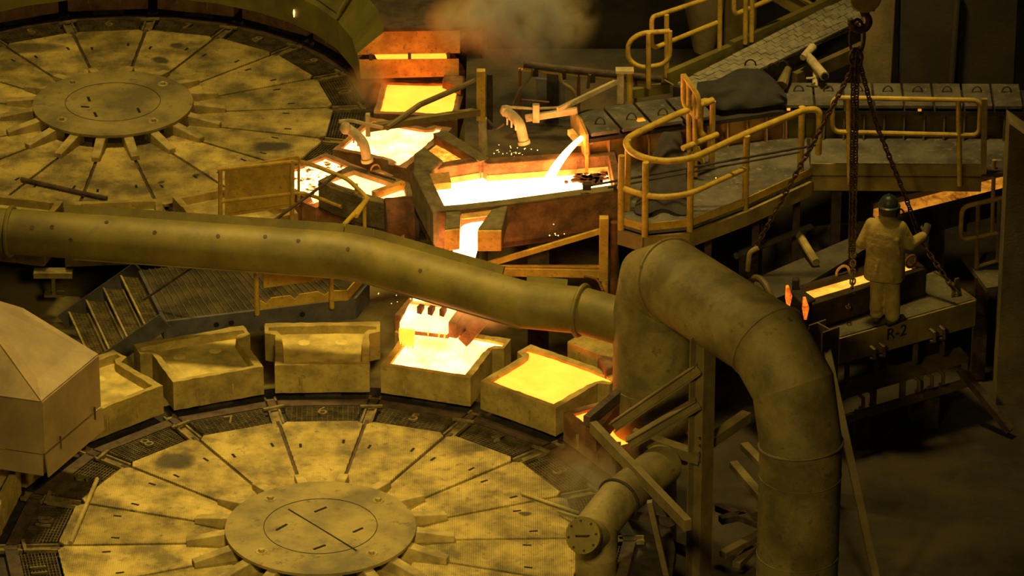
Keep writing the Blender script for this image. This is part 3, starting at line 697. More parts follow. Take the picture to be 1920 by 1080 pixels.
def trough():
    zr = 1.90; zb = 1.63
    inner = px([(829, 389), (866, 386), (948, 377), (1153, 349), (1141, 291), (914, 307), (905, 301), (836, 312), (803, 322)], zr)
    outer = px([(814, 398), (866, 396), (952, 386), (1172, 357), (1152, 281), (912, 296), (903, 291), (832, 303), (776, 322)], zr)
    t = thing('tilting_trough', P(985, 420, 1.2), 'long tilting trough full of white hot copper in the picture centre', 'trough')
    wallband(outer, inner, 1.26, zr).build('shell', 'refractory', t, bevel=.015)
    MB().prism([Vector((p.x, p.y, 1.26)) for p in outer], (0, 0, .08)).build('bottom', 'rust', t)
    n = len(inner); ri = [Vector((p.x, p.y, zr+.004)) for p in inner]; ro = [Vector((p.x, p.y, zr+.004)) for p in outer]
    for k in (0, 1, 2, 8): panel([ro[k], ro[(k+1) % n], ri[(k+1) % n], ri[k]], .02).build('rim_crust', 'crust_olive', t)
    # glowing lining on the far inner wall
    for a, b in ((3, 4), (4, 5), (5, 6), (6, 7)):
        p, q = inner[a], inner[b]; c = Vector((P(985, 350, zr).x, P(985, 350, zr).y, 0)); d = (c-p); d.z = 0; d = d.normalized()*.015
        panel([Vector((p.x, p.y, zb-.02))+d, Vector((q.x, q.y, zb-.02))+d, Vector((q.x, q.y, zb+.09))+d, Vector((p.x, p.y, zb+.09))+d], .01).build('hot_lining', 'glow_lining', t)
    g = px([(797, 326), (842, 322), (846, 342), (806, 346)], zr)
    MB().prism([p+Vector((0, 0, -.10)) for p in g], (0, 0, .10)).build('dam_block', 'rust_glowlit', t)
    # left end wall block, thick and olive with crust
    lw = px([(772, 322), (800, 318), (836, 392), (812, 400)], zr+.01)
    MB().prism([p-Vector((0, 0, .5)) for p in lw], (0, 0, .52)).build('end_wall', 'crust_olive', t, bevel=.02)
    # front spout
    def wall(top, h, nm, m): MB().prism([p-Vector((0, 0, h)) for p in px(top, zr)], (0, 0, h)).build(nm, m, t, bevel=.015)
    wall([(836, 393), (864, 391), (862, 425), (834, 428)], .30, 'spout_wall', 'crust_olive')
    wall([(922, 392), (952, 384), (941, 428), (896, 428)], .30, 'spout_wall', 'crust_olive')
    for tp in ([(834, 428), (862, 425), (861, 429), (833, 432)], [(896, 428), (941, 428), (940, 432), (895, 432)]):
        MB().prism([p-Vector((0, 0, .32)) for p in px(tp, zr)], (0, 0, .30)).build('spout_front', 'rust_glowlit', t, bevel=.01)
    sf = px([(862, 406), (930, 402), (905, 446), (860, 446)], 1.60)
    MB().prism([p-Vector((0, 0, .2)) for p in sf], (0, 0, .2)).build('spout_floor', 'refractory', t)
    panel([*px([(864, 393), (928, 388)], zr-.02), *px([(918, 404), (866, 410)], zr-.06)], .02).build('spout_sill', 'rust_glowlit', t)
    # rear spout
    MB().prism([p-Vector((0, 0, .34)) for p in px([(812, 250), (836, 244), (918, 297), (900, 303)], zr)], (0, 0, .34)).build('rear_spout_wall', 'refractory', t, bevel=.015)
    MB().prism([p-Vector((0, 0, .02)) for p in px([(812, 250), (836, 244), (918, 297), (900, 303)], zr+.02)], (0, 0, .02)).build('rear_spout_cap', 'crust_olive', t)
    MB().prism([p-Vector((0, 0, .32)) for p in px([(776, 290), (795, 276), (832, 303), (812, 318), (776, 322)], zr+.04)], (0, 0, .34)).build('rear_spout_wall', 'crust_olive', t, bevel=.03)
    MB().prism([p-Vector((0, 0, .05)) for p in px([(802, 284), (818, 272), (880, 303), (836, 312)], zr-.14)], (0, 0, .05)).build('hot_spout_floor', 'melt_crust2', t)
    # supports
    for a, b in ((1010, 455), (850, 470)):
        q = P(a, b, 1.2); MB().box((q.x, q.y+.5, .15), (.3, .3, 2.2)).build('stand', 'brown_steel', t)
    tag(MB().prism([Vector((p.x, p.y, zb-.05)) for p in [i.lerp(Vector((P(985, 350, zr).x, P(985, 350, zr).y, zr)), .004) for i in inner]], (0, 0, .05)).build('molten_copper', 'melt_white'), 'white hot copper bath filling the long central trough', 'molten copper')
    rnd = random.Random(3); cr = []
    for k in range(64):
        u = rnd.gauss(0, 1); c = P(1108+u*19, 336-u*1.0+rnd.gauss(0, 5.0), zb+.005); s = rnd.uniform(.025, .06)
        m = MB().prism([c+Vector((s*math.cos(a)*rnd.uniform(.7, 1.3), s*math.sin(a)*rnd.uniform(.8, 1.5), -.012)) for a in [i*math.pi/3 for i in range(6)]], (0, 0, .03))
        cr.append(m)
    mb = MB()
    for m in cr: mb.add(m.v, m.f)
    tag(mb.build('slag_crust', 'slag', smooth=False), 'dark slag crust floating on the white copper by the railing', 'slag', kind='stuff')
    # streams
    e = P(882, 446, 1.66); b0 = P(900, 412, 1.66); pr = [(b0, .22), (b0.lerp(e, .5), .21), (e, .19)]
    for k in range(1, 9): pr.append((e+Vector((-.018*k, -.022*k, -.004*k-.0088*k*k)), .19-.005*k))
    s = pr
    tag(sheet(s, (1, .12, 0), .05).build('copper_stream', 'melt_white'), 'white hot copper sheet falling from the trough spout behind the long duct', 'molten copper')
    pts = bez(P(1091, 258, 2.16), P(1050, 292, 2.05), P(1028, 340, zb), 14)
    tag(MB().tube(pts, [.035+.04*(i/14) for i in range(15)], 12).build('copper_stream', 'melt_white'), 'white hot copper stream arcing from the launder lip into the trough', 'molten copper')
hot('melt_crust2', (1, .34, .03), 2.6, (1, .26, .015), .9, 6, .4, .6)
mat('slag', (.10, .045, .015), (.04, .02, .01), 12, .9, 0, .6, 40)
trough()
b_ = px([(829, 150), (834, 138), (872, 142), (872, 156), (864, 164)], .62)
tag(MB().prism([p-Vector((0, 0, .14)) for p in b_], (0, 0, .14)).build('refractory_block', 'refractory', bevel=.01), 'small brown block lying at the back corner of the yellow mould by the hood', 'block')
def front_ladle():
    t = thing('casting_ladle', P(800, 600, .6), 'pouring ladle with three dark teeth at its glowing lip below the long duct', 'ladle')
    z0, z1 = .72, 1.12
    fl, fr = P(752, 603, .82), P(840, 613, .82); bl, br = P(835, 500, 1.12), P(915, 505, 1.12)
    d = ((bl+br)-(fl+fr)); d.z = 0; d.normalize()
    def wall(a, b, w, nm, m):
        s = (b-a).cross(Vector((0, 0, 1))).normalized()*w
        a0, b0 = Vector((a.x, a.y, .66)), Vector((b.x, b.y, .66)); a1, b1 = Vector((a.x, a.y, .90)), Vector((b.x, b.y, 1.16))
        MB().hexa([a0, b0, b0+s, a0+s], [a1, b1, b1+s, a1+s]).build(nm, m, t, bevel=.015)
    wall(fl, bl, -.11, 'side_wall', 'refractory'); wall(fr, br, .13, 'side_wall', 'refractory')
    MB().hexa([Vector((p.x, p.y, .64)) for p in (fl, fr, br, bl)], [Vector((p.x, p.y, .72)) for p in (fl, fr, br, bl)]).build('bottom', 'refractory', t)
    lip = MB().hexa([fl-d*.04-Vector((0, 0, .10)), fr-d*.04-Vector((0, 0, .10)), fr+d*.25-Vector((0, 0, .10)), fl+d*.25-Vector((0, 0, .10))], [fl-d*.04, fr-d*.04, fr+d*.25+Vector((0, 0, .16)), fl+d*.25+Vector((0, 0, .16))]).build('pouring_lip', 'melt_fresh', t)
    for k in (.30, .53, .78):
        q = fl.lerp(fr, k)+d*.17+Vector((0, 0, .14)); MB().box(q, (.07, .10, .11), math.atan2(d.y, d.x)-math.pi/2).build('lip_tooth', 'slag', lip)
    u, v = fl+d*.26+Vector((0, 0, .17)), fr+d*.26+Vector((0, 0, .17))
    MB().hexa([u-Vector((0, 0, .1)), v-Vector((0, 0, .1)), v+d*.12-Vector((0, 0, .1)), u+d*.12-Vector((0, 0, .1))], [u, v, v+d*.12, u+d*.12]).build('lip_weir', 'glow_lining', t)
    br2 = Vector((br.x, br.y, 1.16)); bl2 = Vector((bl.x, bl.y, 1.16))
    MB().bar(bl2-Vector((0, 0, .2)), br2-Vector((0, 0, .2)), .12, .44).build('back_wall', 'refractory', t)
    q = P(905, 505, 1.1)
    MB().bar(P(870, 640, .5), P(905, 600, .9), .10, .16).build('tilt_arm', 'rust', t)
    MB().box((t.location.x+.3, t.location.y+.9, -.1), (.5, .4, 1.5)).build('pedestal', 'brown_steel', t)
    tag(MB().hexa([Vector((p.x, p.y, .73)) for p in (fl+d*.36, fr+d*.36, br, bl)], [Vector((p.x, p.y, 1.02)) for p in (fl+d*.36, fr+d*.36, br, bl)]).build('molten_copper', 'melt_white'), 'white hot copper inside the toothed pouring ladle', 'molten copper')
    s = MB(); rnd = random.Random(5)
    for k in range(9):
        w = .03 if k < 6 else .015; q = fl.lerp(fr, .03+k*.052 if k < 6 else (.62, .85, .97)[k-6])-d*.045-Vector((0, 0, .08)); L = rnd.uniform(.12, .30) if k < 6 else rnd.uniform(.05, .1)
        MB().tube([q, q-Vector((0, 0, L*.5))-d*.02, q-Vector((0, 0, L))-d*.02], [w, w*.8, w*.4], 7).build('drip', 'melt_yellow', lip)
front_ladle()
def back_ladle():
    zr = 1.15
    inner = px([(664, 319), (746, 346), (757, 348), (762, 366), (722, 372), (698, 366), (634, 346), (612, 336)], zr)
    outer = px([(657, 309), (750, 335), (768, 342), (776, 372), (722, 381), (692, 375), (622, 352), (596, 338)], zr)
    t = thing('casting_ladle', P(690, 400, .6), 'pouring ladle with round trunnion drum left of the central trough', 'ladle')
    wallband(outer, inner, .70, zr).build('shell', 'crust_olive', t, bevel=.012)
    MB().prism([Vector((p.x, p.y, .68)) for p in outer], (0, 0, .06)).build('bottom', 'rust', t)
    a, b = P(700, 366, zr+.02), P(757, 346, zr+.02); MB().bar(a, b, .09, .12).build('skimmer_bar', 'rust_glowlit', t, bevel=.01)
    c = P(722, 418, .92); ax = Vector((1, .10, 0)).normalized()
    MB().tube([c, c+ax*.42], .36, 36).build('trunnion_drum', 'rust', t, bevel=.02)
    MB().tube([c+ax*.41, c+ax*.46], .39, 36).build('drum_flange', 'dark_steel', t)
    MB().tube([c+ax*.46, c+ax*.85], .15, 20).build('trunnion_shaft', 'brown_steel', t)
    for k in range(2):
        q = c+ax*(.14+.12*k)+Vector((0, -.345, -.05)); MB().box(q, (.05, .03, .05)).build('bolt_head', 'rust_glowlit', t)
    MB().box(c+Vector((.3, .2, -.7)), (.7, .5, .7)).build('pedestal', 'brown_steel', t, bevel=.02)
    MB().box(c+Vector((.62, -.05, -.32)), (.3, .35, .30)).build('bearing_block', 'brown_steel', t, bevel=.03)
    l = P(704, 319, zr+.02); MB().tube(arc(l, .065, 0, math.pi, 10, (1, .4, 0), (0, 0, 1.3)), .014, 6).build('lifting_loop', 'rust_glowlit', t)
    for k in range(9):
        q = outer[0].lerp(outer[1], .42+k*.06).lerp(inner[0].lerp(inner[1], .42+k*.06), .5); MB().box((q.x, q.y, zr+.012), (.02, .05, .02), .6).build('crust_bead', 'slag', t)
    tag(MB().prism([Vector((p.x, p.y, 1.02)) for p in inner], (0, 0, .05)).build('molten_copper', 'melt_fresh'), 'white hot copper inside the ladle with the round trunnion drum', 'molten copper')
    pts = bez(P(618, 345, 1.08), P(602, 352, .95), P(596, 368, .46))
    tag(sheet([(p, .13) for p in pts], (.3, .95, 0), .04).build('copper_stream', 'melt_fresh'), 'white hot copper running off the ladle into the fiery mould', 'molten copper')
    tag(MB().tube(arc(P(622, 345, 1.0), .10, 0, 2*math.pi, 18)[:-1], .012, 6, closed=True).build('wire_loop', 'dark_steel'), 'dark wire loop hanging on the long pole by the guard panel', 'wire loop')
back_ladle()

# ---------------------------------------------------------------- main launder
def launder():
    t = thing('main_launder', P(1500, 255, 1.7), 'long covered copper launder with ribbed side running behind the railings', 'launder')
    S = P(1100, 262, 2.1); E1 = P(1470, 205, 2.13); E2 = P(1960, 216, 2.13); E2.y = E1.y-.05
    def section(a, b, n, side_m, skip=0):
        d = (b-a); d.z = 0; L = d.length; d.normalize(); s = Vector((-d.y, d.x, 0))
        def q(u, w, z): return Vector((a.x, a.y, 0))+d*u+s*w+Vector((0, 0, z))
        MB().hexa([q(0, 0, 1.62), q(L, 0, 1.62), q(L, .62, 1.62), q(0, .62, 1.62)], [q(0, 0, 2.10), q(L, 0, 2.10), q(L, .62, 2.10), q(0, .62, 2.10)]).build('channel_body', side_m, t)
        for k in range(n+1):
            u = L*k/n; MB().hexa([q(u-.012, -.13, 1.64), q(u+.012, -.13, 1.64), q(u+.012, 0, 1.6), q(u-.012, 0, 1.6)], [q(u-.012, -.10, 2.10), q(u+.012, -.10, 2.10), q(u+.012, 0, 2.12), q(u-.012, 0, 2.12)]).build('side_rib', side_m, t)
        MB().hexa([q(0, -.12, 2.10), q(L, -.12, 2.10), q(L, .66, 2.10), q(0, .66, 2.10)], [q(0, -.12, 2.16), q(L, -.12, 2.16), q(L, .66, 2.16), q(0, .66, 2.16)]).build('top_flange', 'dark_steel', t)
        return q, L
    q, L = section(S, E1, 10, 'rust_bathlit')
    for k in range(4):
        u0, u1 = .02+k*.48, .46+k*.48
        c = MB().hexa([q(u0, -.14, 2.20), q(u1, -.14, 2.20), q(u1, .66, 2.20), q(u0, .66, 2.20)], [q(u0, -.14, 2.26), q(u1, -.14, 2.26), q(u1, .66, 2.26), q(u0, .66, 2.26)]).build('cover_plate', 'plate_grey', t, bevel=.01)
        m = q((u0+u1)/2, .1, 2.26)
        MB().tube(arc(m, .07, 0, math.pi, 8, (1, 0, 0), (0, 0, 1.6)), .012, 6).build('lifting_loop', 'brown_steel', c)
    p = [q(-.04, -.10, 1.55), q(-.04, .08, 1.95), q(-.04, .54, 1.95), q(-.04, .70, 2.35), q(-.04, .3, 2.4), q(-.04, -.10, 2.3)]
    panel([q(-.03, -.16, 1.52), q(-.03, -.16, 2.26), q(-.03, .12, 2.38), q(-.03, .05, 1.98)], .04).build('end_plate', 'rust_glowlit', t)
    panel([q(-.03, .05, 2.02), q(-.03, .12, 2.38), q(-.03, .55, 2.36), q(-.03, .50, 2.02)], .03).build('end_plate', 'dust_edge', t)
    MB().hexa([q(-.14, .0, 2.02), q(.1, .0, 2.02), q(.1, .42, 2.02), q(-.14, .42, 2.02)], [q(-.14, .0, 2.10), q(.1, .0, 2.12), q(.1, .42, 2.12), q(-.14, .42, 2.10)]).build('spout_lip', 'glow_lining', t)
    MB().hexa([q(.78, .0, 2.262), q(.90, .0, 2.262), q(.90, .12, 2.262), q(.78, .12, 2.262)], [q(.78, .0, 2.268), q(.90, .0, 2.268), q(.90, .12, 2.268), q(.78, .12, 2.268)]).build('peep_glow', 'melt_orange', t)
    q, L = section(E1, E2, 13, 'olive')
    for k in range(8):
        u0, u1 = .02+k*.43, .42+k*.43
        c = MB().hexa([q(u0, -.12, 2.20), q(u1, -.12, 2.20), q(u1, .58, 2.24), q(u0, .58, 2.24)], [q(u0, -.12, 2.26), q(u1, -.12, 2.26), q(u1, .58, 2.30), q(u0, .58, 2.30)]).build('cover_plate', 'plate_grey', t, bevel=.01)
        m = q((u0+u1)/2, .30, 2.27)
        MB().tube(arc(m, .07, 0, math.pi, 8, (1, 0, 0), (0, 0, 1.5)), .012, 6).build('lifting_loop', 'brown_steel', c)
    for u in (.06, 1.95, 2.5): MB().box(q(u, -.125, 2.185), (.05, .02, .03)).build('peep_glow', 'melt_orange', t)
mat('rust_bathlit', (.56, .31, .09), (.30, .16, .05), 3, .8, .1, .3, 30)  # rusty steel with the orange light of the bath put into its colour
launder()

def cloth(rows, th, name, m, label, cat):
    """draped sheet from rows of world points"""
    mb = MB(); n = len(rows[0]); vs = []
    for r in rows: vs += r
    fs = [(i*n+k, i*n+k+1, (i+1)*n+k+1, (i+1)*n+k) for i in range(len(rows)-1) for k in range(n-1)]
    o = mb.add(vs, fs).build(name, m, ang=80); s = o.modifiers.new('solid', 'SOLIDIFY'); s.thickness = th
    u = o.modifiers.new('sub', 'SUBSURF'); u.levels = 2; u.render_levels = 2
    return tag(o, label, cat)
def interp(tbl, x):
    for (x0, y0), (x1, y1) in zip(tbl, tbl[1:]):
        if x0 <= x <= x1: return y0+(y1-y0)*(x-x0)/(x1-x0)
    return tbl[0][1] if x < tbl[0][0] else tbl[-1][1]
rows = []; N = 18
for j in range(8):
    v = j/7; r = []
    for i in range(N+1):
        u = i/N; x = 1306+u*170
        top = interp([(1306, 153), (1345, 148), (1385, 126), (1430, 128), (1455, 150), (1476, 178)], x); bot = interp([(1306, 196), (1350, 208), (1400, 206), (1440, 200), (1476, 196)], x)
        z = 2.24+.30*math.sin(math.pi*(1-v)*.62)*(.5+.5*math.sin(math.pi*u))+.04*noise.noise((u*5, v*4, 1))
        r.append(P(x, bot+(top-bot)*(1-v), z))
    rows.append(r)
cloth(rows, .015, 'heat_blanket', 'cloth_dark', 'dark heat blanket draped over the bend of the launder', 'blanket')
rows = []
for j in range(9):
    v = j/8; r = []
    for i in range(11):
        u = i/10; xt = 1243+u*34; xb = 1186+u*108
        e = v**.8; x = xt+(xb-xt)*e
        y = interp([(0, 245), (.35, 300), (1, 398)], v)+(6*math.sin(u*9) if v > .8 else 0)
        z = 2.22-.49*v+.05*noise.noise((u*4, v*3, 3))+.10*math.sin(math.pi*u)*(.3+.4*v*(1-v)*4)
        r.append(P(x, y, z))
    rows.append(r)
cloth(rows, .015, 'fire_curtain', 'cloth_dark2', 'dark fire curtain hanging from the launder onto the platform corner', 'curtain')

# ---------------------------------------------------------------- burner jibs
def nozzle(t, pts, r, m='dust_pale'):
    pts = fillet(pts, .12, 6); o = MB().tube(pts, r, 16).build('burner_nozzle', m, t)
    d = (pts[-1]-pts[-2]).normalized(); MB().tube([pts[-1]-d*.05, pts[-1]], r*1.22, 16).build('nozzle_ring', m, o)
    return o
mat('dust_pale', (.60, .52, .30), (.38, .33, .20), 6, .8, 0, .3, 40)
def jib_a():
    base = P(906, 287, .95); x, y = base.x, base.y
    t = thing('burner_jib', base, 'burner jib with post and long arm reaching over the farther wheel', 'burner')
    zt = up((x, y), 138); za = up((x, y), 208)
    MB().tube([(x, y, -.85), (x, y, up((x, y), 222))], .065, 16).build('post', 'dust_pale', t)
    MB().box((x-.03, y, (zt+za)/2-.04), (.13, .12, zt-za+.2)).build('post_head', 'yellow_paint', t, bevel=.01)
    MB().tube([(x+.10, y-.02, up((x, y), 240)), (x+.10, y-.02, zt)], .045, 12).build('riser_pipe', 'dark_steel', t)
    e = P(690, 240, za-.02); MB().bar((x, y, za), e, .09, .11).build('arm', 'steel_beam', t, bevel=.008)
    MB().tube([(x-.05, y, up((x, y), 148)), P(788, 196, za+.12), P(725, 240, za+.05)], .045, 8).build('stay', 'steel_beam', t)
    MB().box(e+Vector((.0, 0, .05)), (.07, .08, .36)).build('clamp', 'dust_pale', t, bevel=.01)
    n = nozzle(t, [P(650, 240, za+.12), P(668, 252, za+.06), P(682, 268, za-.02), P(689, 303, za-.32)], .075)
    s = P(648, 240, za+.14); MB().lathe(s, [(.001, .09), (.06, .07), (.085, .02), (.085, -.03), (.05, -.08), (.001, -.09)], 18).build('blower_ball', 'dust_pale', n)
    MB().tube(fillet([P(636, 228, za+.2), P(655, 225, za+.2), P(718, 240, za+.08)], .1), .03, 8).build('gas_pipe', 'dust_pale', t)
    for k in range(3):
        q = P(655+k*8, 250+k*6, za+.02); MB().tube([q, q-Vector((0, 0, .10))], .014, 6).build('valve_pin', 'dust_pale', t)
jib_a()
def jib_b():
    base = P(1168, 190, 2.26); x, y = base.x, base.y
    t = thing('burner_jib', base, 'burner jib standing on the launder, its nozzle above the central trough', 'burner')
    zt = up((x, y), 132); za = 2.42
    MB().box((x-.04, y, (zt+2.24)/2), (.10, .14, zt-2.24)).build('post', 'dust_pale', t, bevel=.008)
    MB().tube([(x+.09, y, 2.24), (x+.09, y, zt)], .05, 10).build('pivot_pipe', 'yellow_paint', t)
    MB().box((x+.02, y, zt), (.26, .16, .04)).build('post_cap', 'dust_pale', t)
    e = P(985, 222, za-.12); MB().bar(P(1083, 207, za), e, .06, .10).build('arm', 'dust_pale', t, bevel=.008)
    MB().bar((x-.05, y, up((x, y), 150)), P(1046, 206, za+.04), .05, .07).build('stay', 'dust_pale', t)
    MB().tube([P(948, 200, za), P(1000, 204, za), P(1048, 202, za)], .022, 8).build('gas_pipe', 'dust_pale', t)
    MB().box(P(1005, 212, za), (.10, .08, .28)).build('clamp', 'dust_pale', t, bevel=.01)
    n = nozzle(t, [P(948, 208, za+.02), P(962, 218, za), P(975, 232, za-.08), P(983, 270, za-.38)], .075)
    s = P(948, 207, za+.03); MB().lathe(s, [(.001, .08), (.06, .06), (.08, .01), (.08, -.03), (.05, -.08), (.001, -.09)], 18).build('blower_ball', 'dust_pale', n)
    for k in range(3):
        q = P(951+k*8, 222+k*5, za-.02); MB().tube([q, q-Vector((0, 0, .10))], .014, 6).build('valve_pin', 'dust_pale', t)
    MB().tube(fillet([P(960, 198, za), P(975, 165, za+.1), P(995, 145, za+.2), P(1000, 130, 2.75)], .2), .02, 8).build('gas_hose', 'brown_steel', t)
    MB().tube(fillet([P(945, 232, za-.1), P(930, 243, za-.2), P(915, 225, za-.2)], .1), .018, 8).build('air_hose', 'brown_steel', t)
jib_b()
def jib_c():
    base = P(1134, 530, .75); x, y = base.x, base.y
    t = thing('burner_jib', Vector((x, y, -.85)), 'bright yellow burner jib with post between the trough and the big duct', 'burner')
    zt = up((x, y), 420); za = up((x, y), 512)
    MB().box((x-.02, y, (zt+za)/2), (.13, .12, zt-za+.22)).build('post', 'yellow_paint', t, bevel=.01)
    MB().tube([(x, y, -1.6), (x, y, za-.05)], .05, 12).build('lower_post', 'yellow_paint', t)
    MB().tube([(x+.13, y+.02, -1.0), (x+.13, y+.02, zt+.02)], .06, 12).build('riser_pipe', 'rust', t)
    a = P(905, 508, za); MB().bar((x, y, za), a, .08, .13).build('arm', 'yellow_paint', t, bevel=.008)
    MB().bar((x, y, za+.11), P(905, 499, za+.08), .03, .03).build('arm_rail', 'yellow_paint', t)
    MB().bar((x-.04, y, up((x, y), 432)), P(903, 499, za+.06), .06, .07).build('stay', 'yellow_paint', t)
    q = P(824, 480, za); MB().tube([q-Vector((0, 0, .15)), q, q+Vector((0, 0, .02)), q+Vector((0, 0, .06)), q+Vector((0, 0, .09))], [.085, .085, .06, .055, .03], 16).build('nozzle_head', 'dust_pale', t)
    MB().bar(P(905, 508, za), q-Vector((0, 0, .08)), .06, .08).build('nozzle_arm', 'yellow_paint', t)
    MB().tube(fillet([P(1095, 518, za), P(1120, 522, za), P(1130, 545, za-.1)], .1), .018, 6).build('gas_hose', 'rust', t)
jib_c()
def pipe_rack():
    y = P(1000, 240, .95).y
    A = lambda a, b, d=0: PY(a, b, y+d)
    t = thing('pipe_rack', A(1050, 240), 'dark pipe rack with drooping hoses behind the central trough', 'pipe rack')
    MB().tube([A(982, 120), A(1040, 128), A(1240, 148)], .055, 12).build('header_pipe', 'brown_steel', t)
    for a, b in ((975, 128), (1085, 138), (1192, 150)): MB().tube([A(a, b), Vector((A(a, b).x, A(a, b).y, .93))], .025, 8).build('rack_post', 'rust', t)
    MB().tube([A(972, 130), A(1240, 158)], .022, 8).build('lower_rail', 'yellow_paint', t)
    MB().tube([A(975, 187), A(1030, 192)], .018, 8).build('lower_rail', 'rust', t)
    for a in (1003, 1055, 1110): MB().box(A(a, 130+(a-982)*.11), (.10, .12, .16)).build('valve', 'dark_steel', t, bevel=.015)
    MB().tube(fillet([A(1050, 138, -.1), A(1052, 155, -.15), A(1078, 170, -.15), A(1082, 205, -.15)], .15), .03, 8).build('hose', 'steel_beam', t)
    MB().tube(fillet([A(1106, 140, -.1), A(1102, 165, -.1)], .1), .025, 8).build('hose', 'brown_steel', t)
    c = thing('steel_stanchion', A(1036, 262, .25), 'dark wide steel stanchion behind the pipe rack', 'steel post')
    p = A(1036, 262, .25); MB().ibeam((p.x, p.y, .9), (p.x, p.y, up(p, 132)), .18, .16, .02, (0, 1, 0)).build('column', 'dark_steel', c, smooth=False)
    MB().box((p.x, p.y, .92), (.3, .3, .04)).build('base_plate', 'dark_steel', c)
    panel([A(1060, 235, .6), A(1060, 150, .6), A(1005, 145, .6), A(1005, 235, .6)], .05).build('back_sheet', 'blue_steel', c)
pipe_rack()
mat('service_dark', (.065, .046, .018), (.025, .018, .008), 2, .85, 0, .4, 20)
struct(MB().box((1.6, 11.2, .84), (4.6, 4.4, .18)).build('floor_service', 'service_dark'), 'grimy service floor behind the central trough')
struct(MB().box((1.6, 13.8, .3), (4.6, .8, 1.1)).build('plinth', 'wall_dark'), 'dark plinth at the back of the service floor')

# ---------------------------------------------------------------- upper platforms with railings
ZP = 1.70
def tubepath(l, r, name, t, m='yellow_paint', f=.15, n=12): return MB().tube(fillet(l, f) if f else l, r, n).build(name, m, t)
def upper_platform():
    t = thing('upper_platform', P(1300, 420, ZP), 'grimy upper platform with yellow edge beside the central trough', 'platform')
    edge = px([(1160, 418), (1207, 432), (1292, 424), (1398, 384), (1520, 328)], ZP)
    far = px([(1520, 258), (1300, 268), (1180, 320)], ZP)
    MB().prism([p-Vector((0, 0, .06)) for p in edge+far], (0, 0, .06)).build('deck', 'plate_grey', t)
    for a, b in zip(edge, edge[1:]):
        MB().bar(a+Vector((0, 0, .05)), b+Vector((0, 0, .05)), .02, .11).build('kick_plate', 'yellow_paint', t)
        MB().bar(a-Vector((0, .04, .19)), b-Vector((0, .04, .19)), .06, .22).build('edge_beam', 'yellow_dull', t)
    for a in ((1420, 372), (1330, 405), (1497, 336)):
        p = P(*a, ZP-.1); MB().box((p.x, p.y+.25, .0), (.10, .10, 3.2)).build('leg', 'brown_steel', t)
    g = thing('guard_rail', P(1240, 430, ZP), 'yellow curved guard rail around the corner of the upper platform', 'guard rail')
    zt = ZP+1.05
    top = px([(1336, 188), (1260, 218), (1168, 262)], zt)+px([(1186, 290)], zt)+px([(1240, 304), (1296, 298), (1400, 250), (1508, 206)], zt)
    end = top[-1]+Vector((.22, .03, 0)); tubepath(top+[end, Vector((end.x, end.y, ZP+.35))], .048, 'top_rail', g, f=.28)
    mid = [P(1160, 350, ZP+.55), P(1205, 366, ZP+.55), P(1245, 370, ZP+.55), P(1292, 364, ZP+.55), P(1402, 314, ZP+.55)]
    tubepath(mid, .042, 'mid_rail', g, f=.2)
    for a, b, tp in ((1164, 430, 288), (1209, 443, 297), (1293, 433, 300), (1397, 392, 252), (1500, 336, 212)):
        p = P(a, b, ZP-.08); MB().tube([p, Vector((p.x, p.y, zt))], .048, 12).build('post', 'yellow_paint', g)
    for a, b, tp in ((1176, 395, 262), (1334, 312, 190)):
        p = P(a, b, ZP); MB().tube([p, Vector((p.x, p.y, up(p, tp)))], .045, 12).build('post', 'yellow_paint', g)
    e = P(1334, 312, ZP); z1, z2 = up(e, 190), up(e, 245)
    tubepath([Vector((e.x, e.y, z1)), Vector((e.x-.17, e.y+.03, z1)), Vector((e.x-.17, e.y+.03, z2-.06)), Vector((e.x-.02, e.y, z2-.12))], .042, 'end_loop', g, f=.12)
    tubepath([P(1280, 278, ZP+.55), P(1345, 252, ZP+.55)], .042, 'mid_rail', g, f=0)
    h = thing('safety_gate', P(1305, 330, ZP), 'tall narrow yellow gate frame beside the dark heat blanket', 'gate')
    b1, b2 = P(1291, 330, ZP), P(1308, 332, ZP); y = b1.y
    A = lambda a, b: PY(a, b, y+(a-1280)*-.004)
    tubepath([A(1281, 140), A(1310, 180), A(1310, 225), A(1281, 195), A(1281, 140)], .038, 'gate_frame', h, f=.1)
    MB().tube([A(1291, 152), A(1292, 320)], .036, 10).build('gate_post', 'yellow_paint', h)
    MB().tube([A(1302, 168), A(1304, 330)], .036, 10).build('gate_post', 'yellow_paint', h)
    s = A(1308, 275); MB().bar(s, A(1318, 306), .03, .05).build('gate_foot', 'yellow_paint', h)
mat('yellow_dull', (.34, .27, .08), (.20, .16, .06), 3, .7, 0, .15, 40)
upper_platform()
